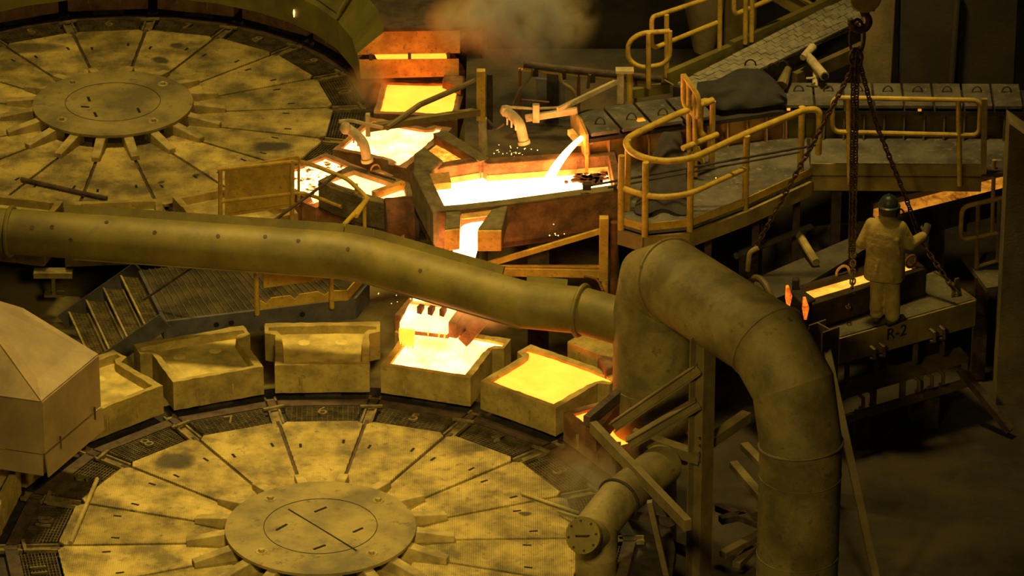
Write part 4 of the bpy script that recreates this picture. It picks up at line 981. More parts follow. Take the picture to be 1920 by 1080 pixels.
def right_platform():
    t = thing('side_platform', P(1680, 310, ZP), 'long upper platform with yellow kick plate above the worker', 'platform')
    a, b = P(1520, 322, ZP), P(1925, 334, ZP); b = Vector((b.x, a.y-.05, ZP)); c, d = Vector((b.x, 8.93, ZP)), Vector((a.x, 8.93, ZP))
    MB().prism([p-Vector((0, 0, .06)) for p in (a, b, c, d)], (0, 0, .06)).build('deck', 'plate_grey', t)
    e = P(1842, 330, ZP); e = Vector((e.x, a.y-.04, ZP))
    MB().bar(a+Vector((0, 0, .04)), e+Vector((0, 0, .04)), .03, .18).build('kick_plate', 'yellow_dull', t)
    MB().bar(a-Vector((0, -.02, .18)), e-Vector((0, -.02, .18)), .06, .22).build('edge_beam', 'yellow_dull', t)
    for x in (4.7, 6.2): MB().box((x, 8.6, -.02), (.14, .14, 3.2)).build('leg', 'brown_steel', t)
    g = thing('guard_rail', P(1700, 330, ZP), 'straight yellow guard rail of the platform above the worker', 'guard rail')
    y = a.y-.07; A = lambda p, q: PY(p, q, y)
    loop = fillet([A(1561, 183), A(1838, 188), A(1836, 254), A(1561, 247)], .12, 5, True)
    MB().tube(loop, .036, 10, closed=True).build('rail_loop', 'yellow_paint', g)
    for p, q0, q1 in ((1590, 186, 345), (1797, 188, 348)): MB().tube([A(p, q0), A(p+3, q1)], .038, 12).build('post', 'yellow_paint', g)
    MB().bar(A(1846, 185), A(1844, 325), .08, .06, (0, 1, 0)).build('end_post', 'yellow_dull', g)
right_platform()
def walkway():
    z = 2.30
    t = thing('brick_walkway', P(1420, 140, 1.7), 'tiled walkway climbing to the top edge behind the launder', 'walkway')
    n0, f0 = P(1298, 172, z), P(1262, 158, z); n1, f1 = P(1612, 48, z), P(1572, 2, z)
    n0 = P(1330, 172, z); f0 = P(1262, 160, z)
    n2 = n1+(n1-n0)*.2; f2 = f1+(f1-f0)*.2
    MB().prism([p-Vector((0, 0, .22)) for p in (n0, n2, f2, f0)], (0, 0, .20)).build('slab', 'dark_steel', t)
    R, C = 26, 6; first = None; u = (n2-n0)/R; w0 = (f0-n0)/C
    for i in range(R):
        for j in range(C):
            k = (i+(.5 if j % 2 else 0))/R
            if k+1/R > 1: continue
            a = n0.lerp(n2, k); b = f0.lerp(f2, k); a2 = n0.lerp(n2, k+.93/R); b2 = f0.lerp(f2, k+.93/R)
            m0, m1 = j/C, (j+.93)/C
            q = [a.lerp(b, m0), a2.lerp(b2, m0), a2.lerp(b2, m1), a.lerp(b, m1)]; dz = random.uniform(-.006, .006)
            MB().hexa([p+Vector((0, 0, -.02)) for p in q], [p+Vector((0, 0, .012+dz)) for p in q]).build('paving_brick', 'tile', t, smooth=False)
    kb = [P(1248, 150, z), P(1368, 98, z), P(1372, 92, z), P(1600, -12, z)]
    MB().bar(kb[0]+Vector((0, 0, .02)), kb[1]+Vector((0, 0, .02)), .10, .20).build('kerb_plate', 'hood_green', t)
    MB().bar(kb[2]+Vector((0, 0, .02)), kb[3]+Vector((0, 0, .02)), .10, .20).build('kerb_plate', 'hood_green', t)
    panel([P(1240, 147, z+.08), P(1262, 160, z+.08), P(1262, 160, z-.1), P(1240, 147, z-.1)], .02).build('kerb_end', 'yellow_dull', t)
    MB().tube([P(1440, 125, z+.05), P(1610, 42, z+.05)], .02, 8).build('edge_pipe', 'dark_steel', t)
    MB().bar(P(1490, 150, 2.2), P(1640, 82, 2.2), .10, .22).build('side_girder', 'steel_beam', t)
    MB().bar(P(1180, 175, 2.2), P(1254, 164, 2.2), .10, .14).build('kerb_plate', 'hood_green', t)
    g = thing('guard_rail', P(1300, 130, z), 'yellow guard rail with rounded end loops along the tiled walkway', 'guard rail')
    def A(a, b, bx):                                            # on the vertical plane of the kerb line
        k = (bx-1248)/120; base = kb[0].lerp(kb[1], k); return PY(a, b, base.y+.05)
    zt = z+1.0
    for a, b0, b1 in ((1250, 145, 28), (1349, 105, -60), (1397, 82, -40), (1409, 78, -40), (1216, 165, 62)):
        k = (a-1248)/120; base = kb[0].lerp(kb[1], k); p = PY(a, b0, base.y); q = PY(a+(0 if a < 1300 else 2), b1, base.y); MB().tube([p, q], .036, 10).build('post', 'yellow_paint', g)
    tubepath([A(1350, -10, 1350), A(1235, 28, 1240), A(1222, 32, 1222), A(1222, 92, 1222), A(1350, 40, 1350)], .036, 'rail_loop', g, f=.14)
    tubepath([A(1256, 58, 1216), A(1200, 62, 1216), A(1177, 80, 1216), A(1178, 112, 1216), A(1200, 127, 1216), A(1256, 120, 1216), A(1256, 58, 1216)], .036, 'end_loop', g, f=.22)
    tubepath([A(1376, -30, 1380), A(1376, 28, 1380), A(1460, -8, 1450)], .036, 'rail_loop', g, f=.1)
    tag(MB().tube([P(1212, 90, z+.35)+Vector((0, .1*math.sin(i*9), -.035*i)) for i in range(12)], .012, 6).build('gate_chain', 'chain'), 'thin chain dangling inside the rounded yellow rail end loop', 'chain')
    l = thing('yellow_vessel', P(1320, 105, .9), 'dull yellow tapered vessel behind the walkway guard rail', 'vessel')
    c = P(1325, 70, 1.9)+Vector((0, .9, 0)); MB().lathe((c.x, c.y, 0), [(.001, 1.2), (.16, 1.3), (.30, 2.0), (.34, 2.6), (.34, 4.6), (.001, 4.6)], 28).build('body', 'column_yellow', l)
    MB().box((c.x+.55, c.y+.2, 2.6), (.5, .4, 3.6)).build('back_casing', 'steel_beam', l, bevel=.03)
    b = thing('access_stair', P(1520, 20, 2.3), 'yellow stair stringer at the top edge above the walkway', 'stair')
    MB().bar(PY(1440, -20, n1.y+2.2), PY(1540, 40, n1.y+2.2), .08, .22).build('stringer', 'yellow_dull', b)
    tubepath([PY(1470, -20, n1.y+2.1), PY(1530, 12, n1.y+2.1), PY(1545, 10, n1.y+2.1)], .03, 'rail', b)
    MB().tube([PY(1533, -25, n1.y+2.1), PY(1533, 25, n1.y+2.1)], .03, 8).build('post', 'yellow_paint', b)
walkway()
def valve_pipe():
    t = thing('valve_burner', P(1525, 130, 2.3), 'pale dusty burner pipe with valve lying beside the tiled walkway', 'burner')
    z = 2.55
    MB().tube([P(1505, 108, z), P(1524, 88, z+.05)], [.05, .065], 12).build('valve_body', 'dust_pale', t)
    MB().tube([P(1512, 100, z), P(1528, 118, z)], .05, 12).build('valve_neck', 'dust_pale', t)
    MB().tube([P(1520, 112, z), P(1546, 143, z-.05)], .07, 16).build('burner_tube', 'dust_pale', t)
    MB().tube([P(1545, 142, z-.05), P(1547, 144, z-.05)], .05, 16).build('burner_mouth', 'slot_black', t)
    MB().tube([P(1530, 135, z-.1), P(1528, 162, z-.25)], .045, 10).build('stand', 'dust_pale', t)
    MB().tube([P(1512, 147, z-.12), P(1528, 146, z-.1)], .018, 8).build('lever', 'dust_pale', t)
valve_pipe()
def bollards():
    t = thing('burner_block', P(1470, 150, 2.2), 'small dusty burner block at the right end of the heat blanket', 'burner')
    MB().tube([P(1466, 160, 2.4), P(1478, 128, 2.55)], [.09, .05], 10).build('body', 'steel_beam', t)
    MB().tube(arc(P(1468, 125, 2.55), .07, 0, math.pi, 8, (1, 0, 0), (0, 0, 1.3)), .012, 6).build('loop', 'dark_steel', t)
    for a, b in ((1449, 122), (1407, 115)):
        MB().tube(arc(P(a, b+8, 2.45), .08, 0, math.pi, 8, (1, 0, 0), (0, 0, 1.2)), .013, 6).build('loop', 'dark_steel', t)
bollards()
# furnace shield, column and right-hand wall
yb = 9.9
def slabv(l, y, th, name, m, label, cat=None):
    o = MB().prism([PY(a, b, y) for a, b in l], (0, th, 0)).build(name, m, bevel=.02); return tag(o, label, cat)
slabv([(1686, 170), (1690, -60), (1912, -60), (1902, 172)], yb, .3, 'furnace_shield', 'curtain_brown', 'large flat brown furnace shield at the upper right', 'shield')
slabv([(1616, 172), (1622, -60), (1682, -60), (1672, 172)], yb-.12, .5, 'pillar', 'column_yellow', 'dusty yellow pillar left of the brown furnace shield', 'pillar')
tag(MB().tube([PY(1798, -20, yb-.1), PY(1786, 140, yb-.1), PY(1784, 170, yb-.1)], .05, 10).build('shield_pipe', 'curtain_brown'), 'thin vertical pipe running down the brown furnace shield', 'pipe')
struct(MB().box((6.7, 16.2, 1.2), (14.2, .3, 12)).build('wall_furnace', 'wall_dark'), 'black wall behind the launder and the furnace shield')
rw = P(1868, 760, -1.6)
struct(MB().prism([PY(1893, 232, rw.y), PY(1862, 860, rw.y), PY(2100, 860, rw.y), PY(2100, 380, rw.y)], (0, .5, 0)).build('wall_right', 'column_yellow'), 'dusty yellow wall end at the right edge')

# ---------------------------------------------------------------- right: hot launder, lifted launder unit, hook and chains
def hot_launder():
    a, b = P(1655, 415, .95), P(1900, 350, 1.10)
    t = thing('hot_launder', P(1780, 440, .4), 'sloping launder with glowing orange bed at the right edge', 'launder')
    d = (b-a); d.z = 0; d.normalize(); s = Vector((-d.y, d.x, 0)); b = b+d*.5
    def q(p, w, z): return p+s*w+Vector((0, 0, z))
    MB().hexa([q(a, 0, -.1), q(b, 0, -.1), q(b, .36, -.1), q(a, .36, -.1)], [q(a, 0, -.04), q(b, 0, -.04), q(b, .36, -.04), q(a, .36, -.04)]).build('bed', 'refractory', t)
    MB().hexa([q(a, .03, -.04), q(b, .03, -.04), q(b, .29, -.04), q(a, .29, -.04)], [q(a, .03, -.02), q(b, .03, -.02), q(b, .29, .07), q(a, .29, .07)]).build('glowing_bed', 'glow_launder', t)
    for w, m in ((-.05, 'dark_steel'), (.29, 'blue_steel')):
        MB().hexa([q(a, w, -.35), q(b, w, -.35), q(b, w+.07, -.35), q(a, w+.07, -.35)], [q(a, w, .04 if w < 0 else .16), q(b, w, .04 if w < 0 else .16), q(b, w+.07, .04 if w < 0 else .16), q(a, w+.07, .04 if w < 0 else .16)]).build('side_wall', m, t)
    for k in range(5):
        p = a.lerp(b, .1+k*.2); MB().box(q(p, -.07, -.25), (.03, .06, .4), math.atan2(d.y, d.x)).build('side_rib', 'dark_steel', t)
    MB().tube(arc(q(a, .02, .04)+d*.28, .07, 0, math.pi, 8, d, (0, 0, 1.3)), .014, 6).build('lifting_loop', 'rust', t)
    MB().tube(arc(q(a, -.1, -.25)+d*.1, .07, 0, math.pi, 8, d, (0, 0, 1.6)), .014, 6).build('lifting_loop', 'rust', t)
    p = a.lerp(b, .35); MB().box((p.x, p.y+.2, -.4), (.2, .3, 2.2)).build('stand', 'brown_steel', t)
hot_launder()
UN = {}
def unit():
    t = thing('launder_unit', P(1690, 600, -.1), 'lifted launder unit marked R-2 with the worker standing on its near deck', 'launder')
    z = .30
    nl, nr, fr, fl = P(1572, 634, z), P(1828, 562, z), P(1752, 508, z), P(1512, 598, z)
    MB().prism([p-Vector((0, 0, .05)) for p in (nl, nr, fr, fl)], (0, 0, .05)).build('near_deck', 'plate_olive', t)
    d = (nr-nl).normalized(); s = Vector((-d.y, d.x, 0)); UN['d'] = d; UN['s'] = s; UN['nl'] = nl; UN['nr'] = nr
    fa = MB().bar(nl-Vector((0, 0, .20)), nr-Vector((0, 0, .20)), .06, .40).build('front_beam', 'yellow_dull', t)
    MB().bar(nr-Vector((0, 0, .20)), fr-Vector((0, 0, .20)), .06, .40).build('end_beam', 'steel_beam', t)
    me = textmesh('R-2', .25, .004); me.materials.append(MATS['letter']); o = bpy.data.objects.new('stencil_text', me); sc.collection.objects.link(o); o.parent = fa
    p = P(1681, 627, z-.18); k = (p-nl).dot(d); p = nl+d*k-s*.036-Vector((0, 0, .15)); o.location = p-ROOT[t.name]; o.rotation_euler = (math.pi/2, 0, math.atan2(d.y, d.x)); o['label'] = 'black stencilled R-2'
    # trough of the unit
    zr = .74
    i = px([(1502, 544), (1690, 492), (1712, 488), (1722, 498), (1528, 552)], zr); 
    ti = px([(1500, 541), (1698, 484), (1718, 502), (1524, 559)], zr); to = px([(1490, 537), (1700, 474), (1738, 503), (1524, 571)], zr)
    wallband(to, ti, z, zr).build('trough_shell', 'dark_rust', t, bevel=.01)
    MB().prism([Vector((p.x, p.y, z)) for p in to], (0, 0, .05)).build('trough_bottom', 'dark_steel', t)
    cb = ti[0].lerp(ti[1], .62); ce = ti[3].lerp(ti[2], .62); MB().bar(cb, ce, .06, .05).build('cross_tie', 'dark_steel', t)
    for pp, r_ in ((P(1580, 512, zr+.02), .11), (P(1708, 490, zr+.12), .09)):
        MB().tube(arc(pp, r_, 0, 2*math.pi, 20, d, (0, 0, 1))[:-1], .02, 8, closed=True).build('lifting_ring', 'rust_glowlit', t)
    # far deck
    zf = .62; g = px([(1395, 532), (1420, 520), (1612, 438), (1650, 450), (1500, 540), (1440, 566)], zf)
    MB().prism([p-Vector((0, 0, .06)) for p in g], (0, 0, .06)).build('far_deck', 'plate_dark', t)
    # end plate with glowing gaps
    e0, e1 = P(1478, 560, zr), P(1524, 572, zr)
    MB().prism([p-Vector((0, 0, .45)) for p in px([(1480, 545), (1500, 538), (1530, 560), (1506, 570)], zr+.04)], (0, 0, .45)).build('end_block', 'dark_steel', t, bevel=.02)
    MB().box(P(1492, 535, zr+.08), (.10, .12, .22)).build('end_lug', 'dark_steel', t, bevel=.02)
    # hoop pipe
    c = P(1425, 560, .55); ax = Vector((.75, -.35, 0)).normalized()
    MB().tube(arc(c, .30, math.radians(-20), math.radians(200), 18, Vector((.5, -.86, 0)), (0, 0, 1)), .05, 10).build('pipe_hoop', 'steel_beam', t)
    # lifting ears with chain hooks
    for p in (P(1590, 596, z), P(1793, 556, z)):
        MB().prism([p+s*.0+d*x+Vector((0, 0, h)) for x, h in ((-.10, -.1), (-.02, .28), (.04, .28), (.12, -.1), (.06, -.1), (.01, .18), (-.04, -.1))], s*.03).build('lifting_ear', 'steel_beam', t)
    for k in (.22, .29, .66, .73):
        p = nl.lerp(nr, k)-s*.05-Vector((0, 0, .30))
        MB().tube([p+Vector((0, 0, .06)), p-s*.10+Vector((0, 0, .05)), p-s*.11-Vector((0, 0, .08)), p-s*.03-Vector((0, 0, .12))], .028, 6).build('clamp_hook', 'steel_beam', t)
    for k in (.10, .32, .60, .80):
        p = nl.lerp(nr, k)+s*.10; MB().box((p.x, p.y, -.28), (.07, .10, .40)).build('hanger', 'brown_steel', t)
    for w, k, wl in ((1476, 553, 'left'), (1508, 575, 'right')):
        p = P(w, k-18, 1.0); q = P(w+2, k+24, .68)
        tag(MB().tube([p, p.lerp(q, .5)+Vector((.012, 0, 0)), q], [.02, .05, .02], 8).build('flame', 'flame'), 'small orange flame, the %s one of two at the end of the R-2 trough' % wl, 'flame', 'flames at the trough end')
    tag(MB().prism([Vector((p.x, p.y, .60)) for p in ti], (0, 0, .06)).build('molten_copper', 'melt_r2'), 'yellow copper in the narrow R-2 trough behind the worker', 'molten copper')
    # lower unit on the floor
    z2 = -.62; t2 = thing('launder_cradle', P(1700, 740, -1.2), 'dim yellow steel frame lying below the R-2 unit', 'steel frame')
    a, b = P(1578, 738, z2), P(1816, 668, z2); a2, b2 = P(1590, 712, z2), P(1800, 650, z2)
    MB().hexa([p-Vector((0, 0, .10)) for p in (a, b, b2, a2)], [a, b, b2, a2]).build('top_beam', 'steel_beam', t2)
    dd = (b-a).normalized(); ss = Vector((-dd.y, dd.x, 0))
    MB().bar(a-Vector((0, 0, .42)), b-Vector((0, 0, .42)), .06, .12).build('bottom_beam', 'steel_beam', t2)
    for k in (.25, .48, .62, .97):
        p = a.lerp(b, k); MB().box((p.x, p.y, z2-.25), (.09, .07, .36)).build('upright', 'steel_beam', t2)
    for k in (.12, .20, .56, .66, .75):
        p = a.lerp(b, k)-ss*.05-Vector((0, 0, .10))
        MB().tube([p+Vector((0, 0, .04)), p-ss*.10+Vector((0, 0, .03)), p-ss*.11-Vector((0, 0, .12)), p-ss*.03-Vector((0, 0, .16))], .028, 6).build('clamp_hook', 'steel_beam', t2)
    for k in (.2, .75):
        p = a.lerp(b, k)+ss*.1; MB().box((p.x, p.y, (z2-.5-1.6)/2), (.2, .3, 1.6+z2-.48)).build('block', 'brown_steel', t2)
    e = P(1815, 700, -.9); MB().bar(P(1800, 690, -.8), P(1895, 808, -1.5), .12, .10).build('leaning_leg', 'brown_steel', t2)
    tag(MB().box(P(1733, 775, -1.5)+Vector((0, 0, .0)), (.42, .3, .22), .3).build('brick_block', 'brown_steel', bevel=.02), 'small dim block on the floor below the yellow frame', 'block')
mat('plate_olive', (.17, .155, .09), (.09, .085, .055), 2.2, .75, .1, .3, 30, c3=(.26, .24, .17))
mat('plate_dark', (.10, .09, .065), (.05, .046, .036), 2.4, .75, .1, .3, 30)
mat('dark_rust', (.06, .038, .022), (.025, .018, .012), 5, .85, .1, .5, 30)
hot('melt_r2', (1, .55, .05), 1.3, (1, .42, .03), .75, 3)
unit()
def right_rail():
    t = thing('guard_rail', P(1830, 500, -.1), 'short dim guard rail on a ledge at the right edge', 'guard rail')
    y = P(1850, 505, .1).y; A = lambda a, b: PY(a, b, y)
    tubepath([A(1900, 366), A(1804, 388), A(1800, 450), A(1872, 436)], .036, 'rail_loop', t, f=.12)
    for a, b0, b1 in ((1834, 382, 503), (1874, 374, 490)): MB().tube([A(a, b0), A(a-3, b1)], .036, 10).build('post', 'yellow_dull', t)
    MB().tube([A(1832, 500), A(1871, 488)], .03, 8).build('lower_rail', 'yellow_dull', t)
    MB().tube([A(1864, 300), A(1860, 440)], .03, 8).build('tall_post', 'yellow_paint', t)
    l = MB().prism([p-Vector((0, 0, .08)) for p in px([(1803, 478), (1850, 540), (1880, 535), (1880, 470)], .1)], (0, 0, .08)).build('ledge', 'plate_olive', t)
    p = P(1845, 530, .1); MB().box((p.x, p.y+.3, -.75), (.2, .2, 1.65)).build('ledge_leg', 'brown_steel', t)
right_rail()
def under_bits():
    l = [((1380, 480), (1520, 425), .9, .05, 'blue_steel', 'long grey pipe sloping under the upper platform', 'pipe'),
         ((1495, 435), (1530, 492), .8, .06, 'dust_edge', 'leaning tan strut under the upper platform', 'strut'),
         ((1425, 395), (1418, 560), 1.2, .05, 'brown_steel', 'thin brown post under the upper platform', 'post')]
    for a, b, z, r, m, lab, cat in l:
        p = P(*a, z); q = P(*b, z-.1) if m != 'brown_steel' else Vector((p.x, p.y, -.4)); tag(MB().tube([p, q], r, 10).build('steel_'+cat, m), lab, cat)
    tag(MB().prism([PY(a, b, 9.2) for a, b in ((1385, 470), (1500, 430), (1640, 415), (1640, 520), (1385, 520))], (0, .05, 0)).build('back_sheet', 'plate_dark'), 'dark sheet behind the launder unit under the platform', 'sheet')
    p = P(1402, 508, .9); tag(MB().tube(fillet([p, p+Vector((.02, 0, .30)), p+Vector((.14, 0, .36))], .1), .035, 8).build('hook_rod', 'dust_edge'), 'bent tan hook rod left of the lifted launder unit', 'rod')
    c = thing('rubble_block', P(1105, 660, .1), 'broken tan refractory block left of the big duct riser', 'block')
    b = px([(1063, 640), (1100, 618), (1165, 632), (1150, 668), (1120, 662)], .62)
    MB().prism([p-Vector((0, 0, .35)) for p in b], (0, 0, .35)).build('block', 'mould_body', c, bevel=.02)
    MB().prism([p-Vector((0, 0, .35)) for p in px([(1120, 665), (1165, 640), (1165, 680), (1135, 690)], .60)], (0, 0, .33)).build('brown_block', 'refractory', c, bevel=.02)
    # plates in front of the elbow: edge of the hood near the frame
    g = px([(1097, 800), (1155, 738), (1170, 745), (1118, 812)], .95)
    tag(MB().prism([p-Vector((0, 0, .30)) for p in g], (0, 0, .30)).build('heat_shield', 'rust', bevel=.01), 'dark rusty heat shield corner over the glowing mould by the frame', 'shield')
    # bracket hanging under the farther wheel
    k = thing('wheel_bracket', P(102, 530, -.3), 'T shaped bracket hanging below the farther wheel rim', 'bracket')
    p = P(100, 512, -.05); MB().bar(p-Vector((.28, 0, 0)), p+Vector((.28, 0, 0)), .2, .08).build('plate', 'dust_edge', k)
    MB().bar(p, p-Vector((0, 0, .32)), .05, .14, (0, 1, 0)).build('web', 'steel_beam', k); MB().bar(p-Vector((.14, 0, .34)), p+Vector((.14, 0, -.34)), .14, .04).build('foot', 'steel_beam', k)
under_bits()
def link(mb, c, t, u, L, r, wr):
    """one oval chain link: centre, direction, side"""
    t, u = V(t).normalized(), V(u).normalized(); pts = []
    for k in range(10):
        a = 2*math.pi*k/10; x, y = math.cos(a), math.sin(a); pts.append(V(c)+t*(x*L/2*.72+(L*.14 if x > .01 else -L*.14 if x < -.01 else 0))+u*y*wr)
    mb.tube(pts, r, 5, closed=True)
def chain(path, label, pitch=.075, r=.012):
    pts = [V(p) for p in path]; mb = MB(); L = sum((b-a).length for a, b in zip(pts, pts[1:])); n = int(L/pitch); i = 0; d = 0; k = 0
    for a, b in zip(pts, pts[1:]):
        l = (b-a).length; t = (b-a).normalized(); s0 = t.cross(Vector((0, 1, .3))).normalized(); s1 = t.cross(s0)
        while d < l:
            link(mb, a+t*d, t, (s0*.7+s1*.7) if k % 2 else (s0*.7-s1*.7), pitch*1.55, r, pitch*.42); d += pitch; k += 1
        d -= l
    return tag(mb.build('lifting_chain', 'chain'), label, 'chain', 'crane sling chains', 'stuff') if False else tag(mb.build('lifting_chain', 'chain'), label, 'chain', 'crane sling chains')
def hook():
    yh = P(1597, 575, .3).y+.35
    A = lambda a, b, d=0: PY(a, b, yh+d)
    t = thing('crane_hook', A(1605, 60), 'crane hook with rusty rings above the worker', 'crane hook')
    blk = A(1622, -8); MB().tube([blk-Vector((0, .10, 0)), blk+Vector((0, .10, 0))], .22, 28).build('hook_block', 'yellow_dull', t, bevel=.02)
    MB().tube([A(1604, -70), A(1610, 20)], .03, 8).build('rope', 'dark_steel', t)
    MB().tube([A(1640, -70), A(1636, 20)], .03, 8).build('rope', 'dark_steel', t)
    c = A(1612, 40); pts = [c+Vector((.10, 0, .16))]+arc(c, .13, math.radians(60), math.radians(-195), 16, (1, 0, 0), (0, 0, 1))
    MB().tube(pts, [.045]+[.055-.028*abs(i/16-.45) for i in range(17)], 12).build('hook_body', 'brown_steel', t)
    MB().tube([A(1616, 8), A(1622, 28)], .06, 12).build('hook_shank', 'brown_steel', t)
    def ring(cx, cy, w, h, r, tw, nm):
        c = A(cx, cy); u = Vector((math.cos(tw), math.sin(tw), 0)); pts = []
        for k in range(24):
            a = 2*math.pi*k/24; pts.append(c+u*w*math.cos(a)+Vector((0, 0, h))*math.sin(a))
        MB().tube(pts, r, 8, closed=True).build(nm, 'brown_steel', t)
    ring(1607, 70, .10, .27, .022, 0, 'master_link'); ring(1601, 106, .075, .12, .02, .6, 'sub_link'); ring(1608, 107, .07, .11, .02, -.5, 'sub_link')
    top = A(1604, 118)
    chain([top, A(1545, 230), A(1430, 440), A(1398, 492)], 'chain slanting left from the hook across the railing')
    e = P(1590, 578, .55)
    chain([A(1600, 116), A(1597, 300), A(1594, 520), e], 'left chain of the pair hanging straight down behind the worker')
    chain([A(1607, 116), A(1604, 300), A(1600, 470), P(1598, 552, .70)], 'right chain of the pair hanging straight down behind the worker', .085, .014)
    chain([A(1612, 118), A(1640, 225), A(1700, 375), A(1728, 455), P(1792, 548, .5)], 'chain slanting right from the hook into the hand of the worker')
hook()

# ---------------------------------------------------------------- the worker
def blob(segs, voxel, name, m, parent, sm=6, extra=None):
    """continuous surface: tapered capsules fused by a voxel remesh"""
    mb = MB()
    for a, b, ra, rb in segs:
        a, b = V(a), V(b); d = (b-a); L = d.length; d = d.normalized() if L > 1e-6 else Vector((0, 0, 1)); pts, rs = [], []
        for k in range(5):
            an = math.pi/2*(1-k/4); pts.append(a-d*ra*math.sin(an)); rs.append(max(ra*math.cos(an), .001))
        for k in range(5):
            an = math.pi/2*k/4; pts.append(b+d*rb*math.sin(an)); rs.append(max(rb*math.cos(an), .001))
        mb.tube(pts, rs, 14)
    if extra: extra(mb)
    o = mb.build(name, m, parent, ang=180)
    r = o.modifiers.new('fuse', 'REMESH'); r.mode = 'VOXEL'; r.voxel_size = voxel; r.use_smooth_shade = True
    s = o.modifiers.new('smooth', 'SMOOTH'); s.iterations = sm; s.factor = .5
    return o
def flat(o, c, sy):
    """squash front to back about a line"""
    for v in o.data.vertices: v.co.y = c+(v.co.y-c)*sy
def worker():
    base = P(1655, 603, .30)
    t = thing('person', base, 'worker in khaki jacket and trousers with dark helmet, back turned, holding the chain', 'person')
    t.rotation_euler = (0, 0, math.radians(-14)); t.scale = (1.09, 1.09, 1.09)
    L = dict(local=True)
    class T: pass
    R0 = ROOT[t.name]; ROOT[t.name] = Vector((0, 0, 0))        # parts are given in the worker's own frame: x right, y forward
    # body (one continuous figure)
    sh = 1.37; SR, SL = Vector((.185, -.01, sh)), Vector((-.185, -.01, sh))
    ER, EL = Vector((.31, .04, 1.12)), Vector((-.30, -.04, 1.10))
    HR, HL = Vector((.47, .24, 1.20)), Vector((-.24, .20, 1.05))
    KR, KL = Vector((.105, .03, .50)), Vector((-.085, .02, .50)); AR, AL = Vector((.13, -.03, .09)), Vector((-.08, 0, .09))
    def face(mb):
        c = Vector((.02, .02, 1.62))
        mb.lathe(c, [(.001, .115), (.05, .105), (.08, .07), (.092, .02), (.088, -.04), (.07, -.09), (.045, -.12), (.001, -.125)], 20)
        mb.tube([c+Vector((0, .085, .01)), c+Vector((0, .115, -.03)), c+Vector((0, .09, -.045))], [.012, .018, .012], 8)
        for s in (-1, 1): mb.tube([c+Vector((s*.088, -.005, .02)), c+Vector((s*.096, -.01, -.03))], [.018, .012], 8)
        mb.tube([c+Vector((-.025, .085, -.07)), c+Vector((.025, .085, -.07))], .010, 8)
    segs = [((0, 0, 1.0), (0, 0, 1.30), .11, .12), ((-.12, 0, 1.38), (.12, 0, 1.38), .07, .07), ((.01, 0, 1.42), (.02, .01, 1.56), .06, .055), ((-.07, 0, .95), (.07, 0, .95), .09, .09),
            (SR, ER, .06, .045), (ER, HR, .042, .03), (SL, EL, .06, .045), (EL, HL, .042, .03),
            ((.09, 0, .90), KR, .09, .06), (KR, AR, .055, .04), ((-.09, 0, .90), KL, .09, .06), (KL, AL, .055, .04),
            (AR, AR+Vector((.06, .13, -.04)), .035, .03), (AL, AL+Vector((-.02, .14, -.04)), .035, .03)]
    blob(segs, .014, 'body', 'skin', t, 4, face)
    # trousers
    seg2 = [((.085, 0, .90), (KR.x, KR.y, KR.z), .125, .105), (KR, AR+Vector((0, 0, .03)), .103, .098), ((-.085, 0, .90), KL, .125, .102), (KL, AL+Vector((0, 0, .03)), .10, .09), ((-.06, 0, .92), (.06, 0, .92), .13, .13),
            ((.10, -.05, .28), (.14, -.06, .14), .085, .092), ((-.08, -.04, .34), (-.09, -.04, .22), .085, .085)]
    blob(seg2, .015, 'trousers', 'khaki', t, 3)
    # jacket, hanging loose over the hips
    def torso(mb):
        rings = []
        for z, ax, ay, cy in ((.64, .245, .20, 0), (.645, .262, .215, 0), (.75, .262, .212, 0), (.95, .25, .195, -.005), (1.15, .245, .185, -.01), (1.30, .24, .165, -.01), (1.39, .215, .14, -.005), (1.455, .145, .11, 0), (1.50, .085, .085, 0), (1.545, .08, .085, .01), (1.55, .06, .06, .01)):
            rings.append([Vector((ax*math.copysign(abs(math.cos(a))**.8, math.cos(a))*(1+.02*math.sin(5*a+z*7)), cy+ay*math.copysign(abs(math.sin(a))**.85, math.sin(a)), z+.012*math.sin(3*a)*(z < .7))) for a in [2*math.pi*k/36 for k in range(36)]])
        m = loft(rings); mb.add(m.v, m.f)
    seg3 = [(SR, ER, .088, .082), (ER, HR-Vector((.03, .06, .02)), .080, .064), (SL, EL, .088, .080), (EL, HL-Vector((-.02, .06, 0)), .078, .064),
            ((.16, -.14, 1.25), (.20, -.13, 1.05), .03, .02), ((-.14, -.15, 1.15), (-.17, -.13, .95), .03, .02), ((-.05, -.19, .95), (-.08, -.19, .72), .02, .03), ((.10, -.18, .90), (.13, -.18, .70), .02, .03)]
    jk = blob(seg3, .014, 'jacket', 'khaki', t, 3, torso)
    MB().tube(arc((.0, .01, 1.545), 1, 0, 2*math.pi, 24, (.083, 0, 0), (0, .085, 0))[:-1], .014, 8, closed=True).build('collar', 'khaki', jk)
    # helmet with brim, neck shade and face shield frame
    hc = Vector((.02, .01, 1.66))
    h = MB().lathe(hc, [(.001, .135), (.05, .13), (.09, .10), (.118, .05), (.125, 0), (.150, -.012), (.152, -.02), (.12, -.018)], 28).build('helmet', 'helmet', t)
    MB().tube([hc+Vector((0, -.12, .0)), hc+Vector((0, -.06, .11)), hc+Vector((0, .02, .14)), hc+Vector((0, .10, .09))], .012, 6).build('crown_ridge', 'helmet', h)
    MB().lathe(hc-Vector((0, 0, .02)), [(.115, 0), (.118, -.05), (.108, -.11)], 20, math.radians(195), math.radians(345)).build('neck_shade', 'leather', h)
    fs = MB().lathe(hc-Vector((0, 0, .02)), [(.15, .0), (.155, -.10), (.14, -.20)], 16, math.radians(25), math.radians(155)).build('face_shield', 'shield_visor', h)
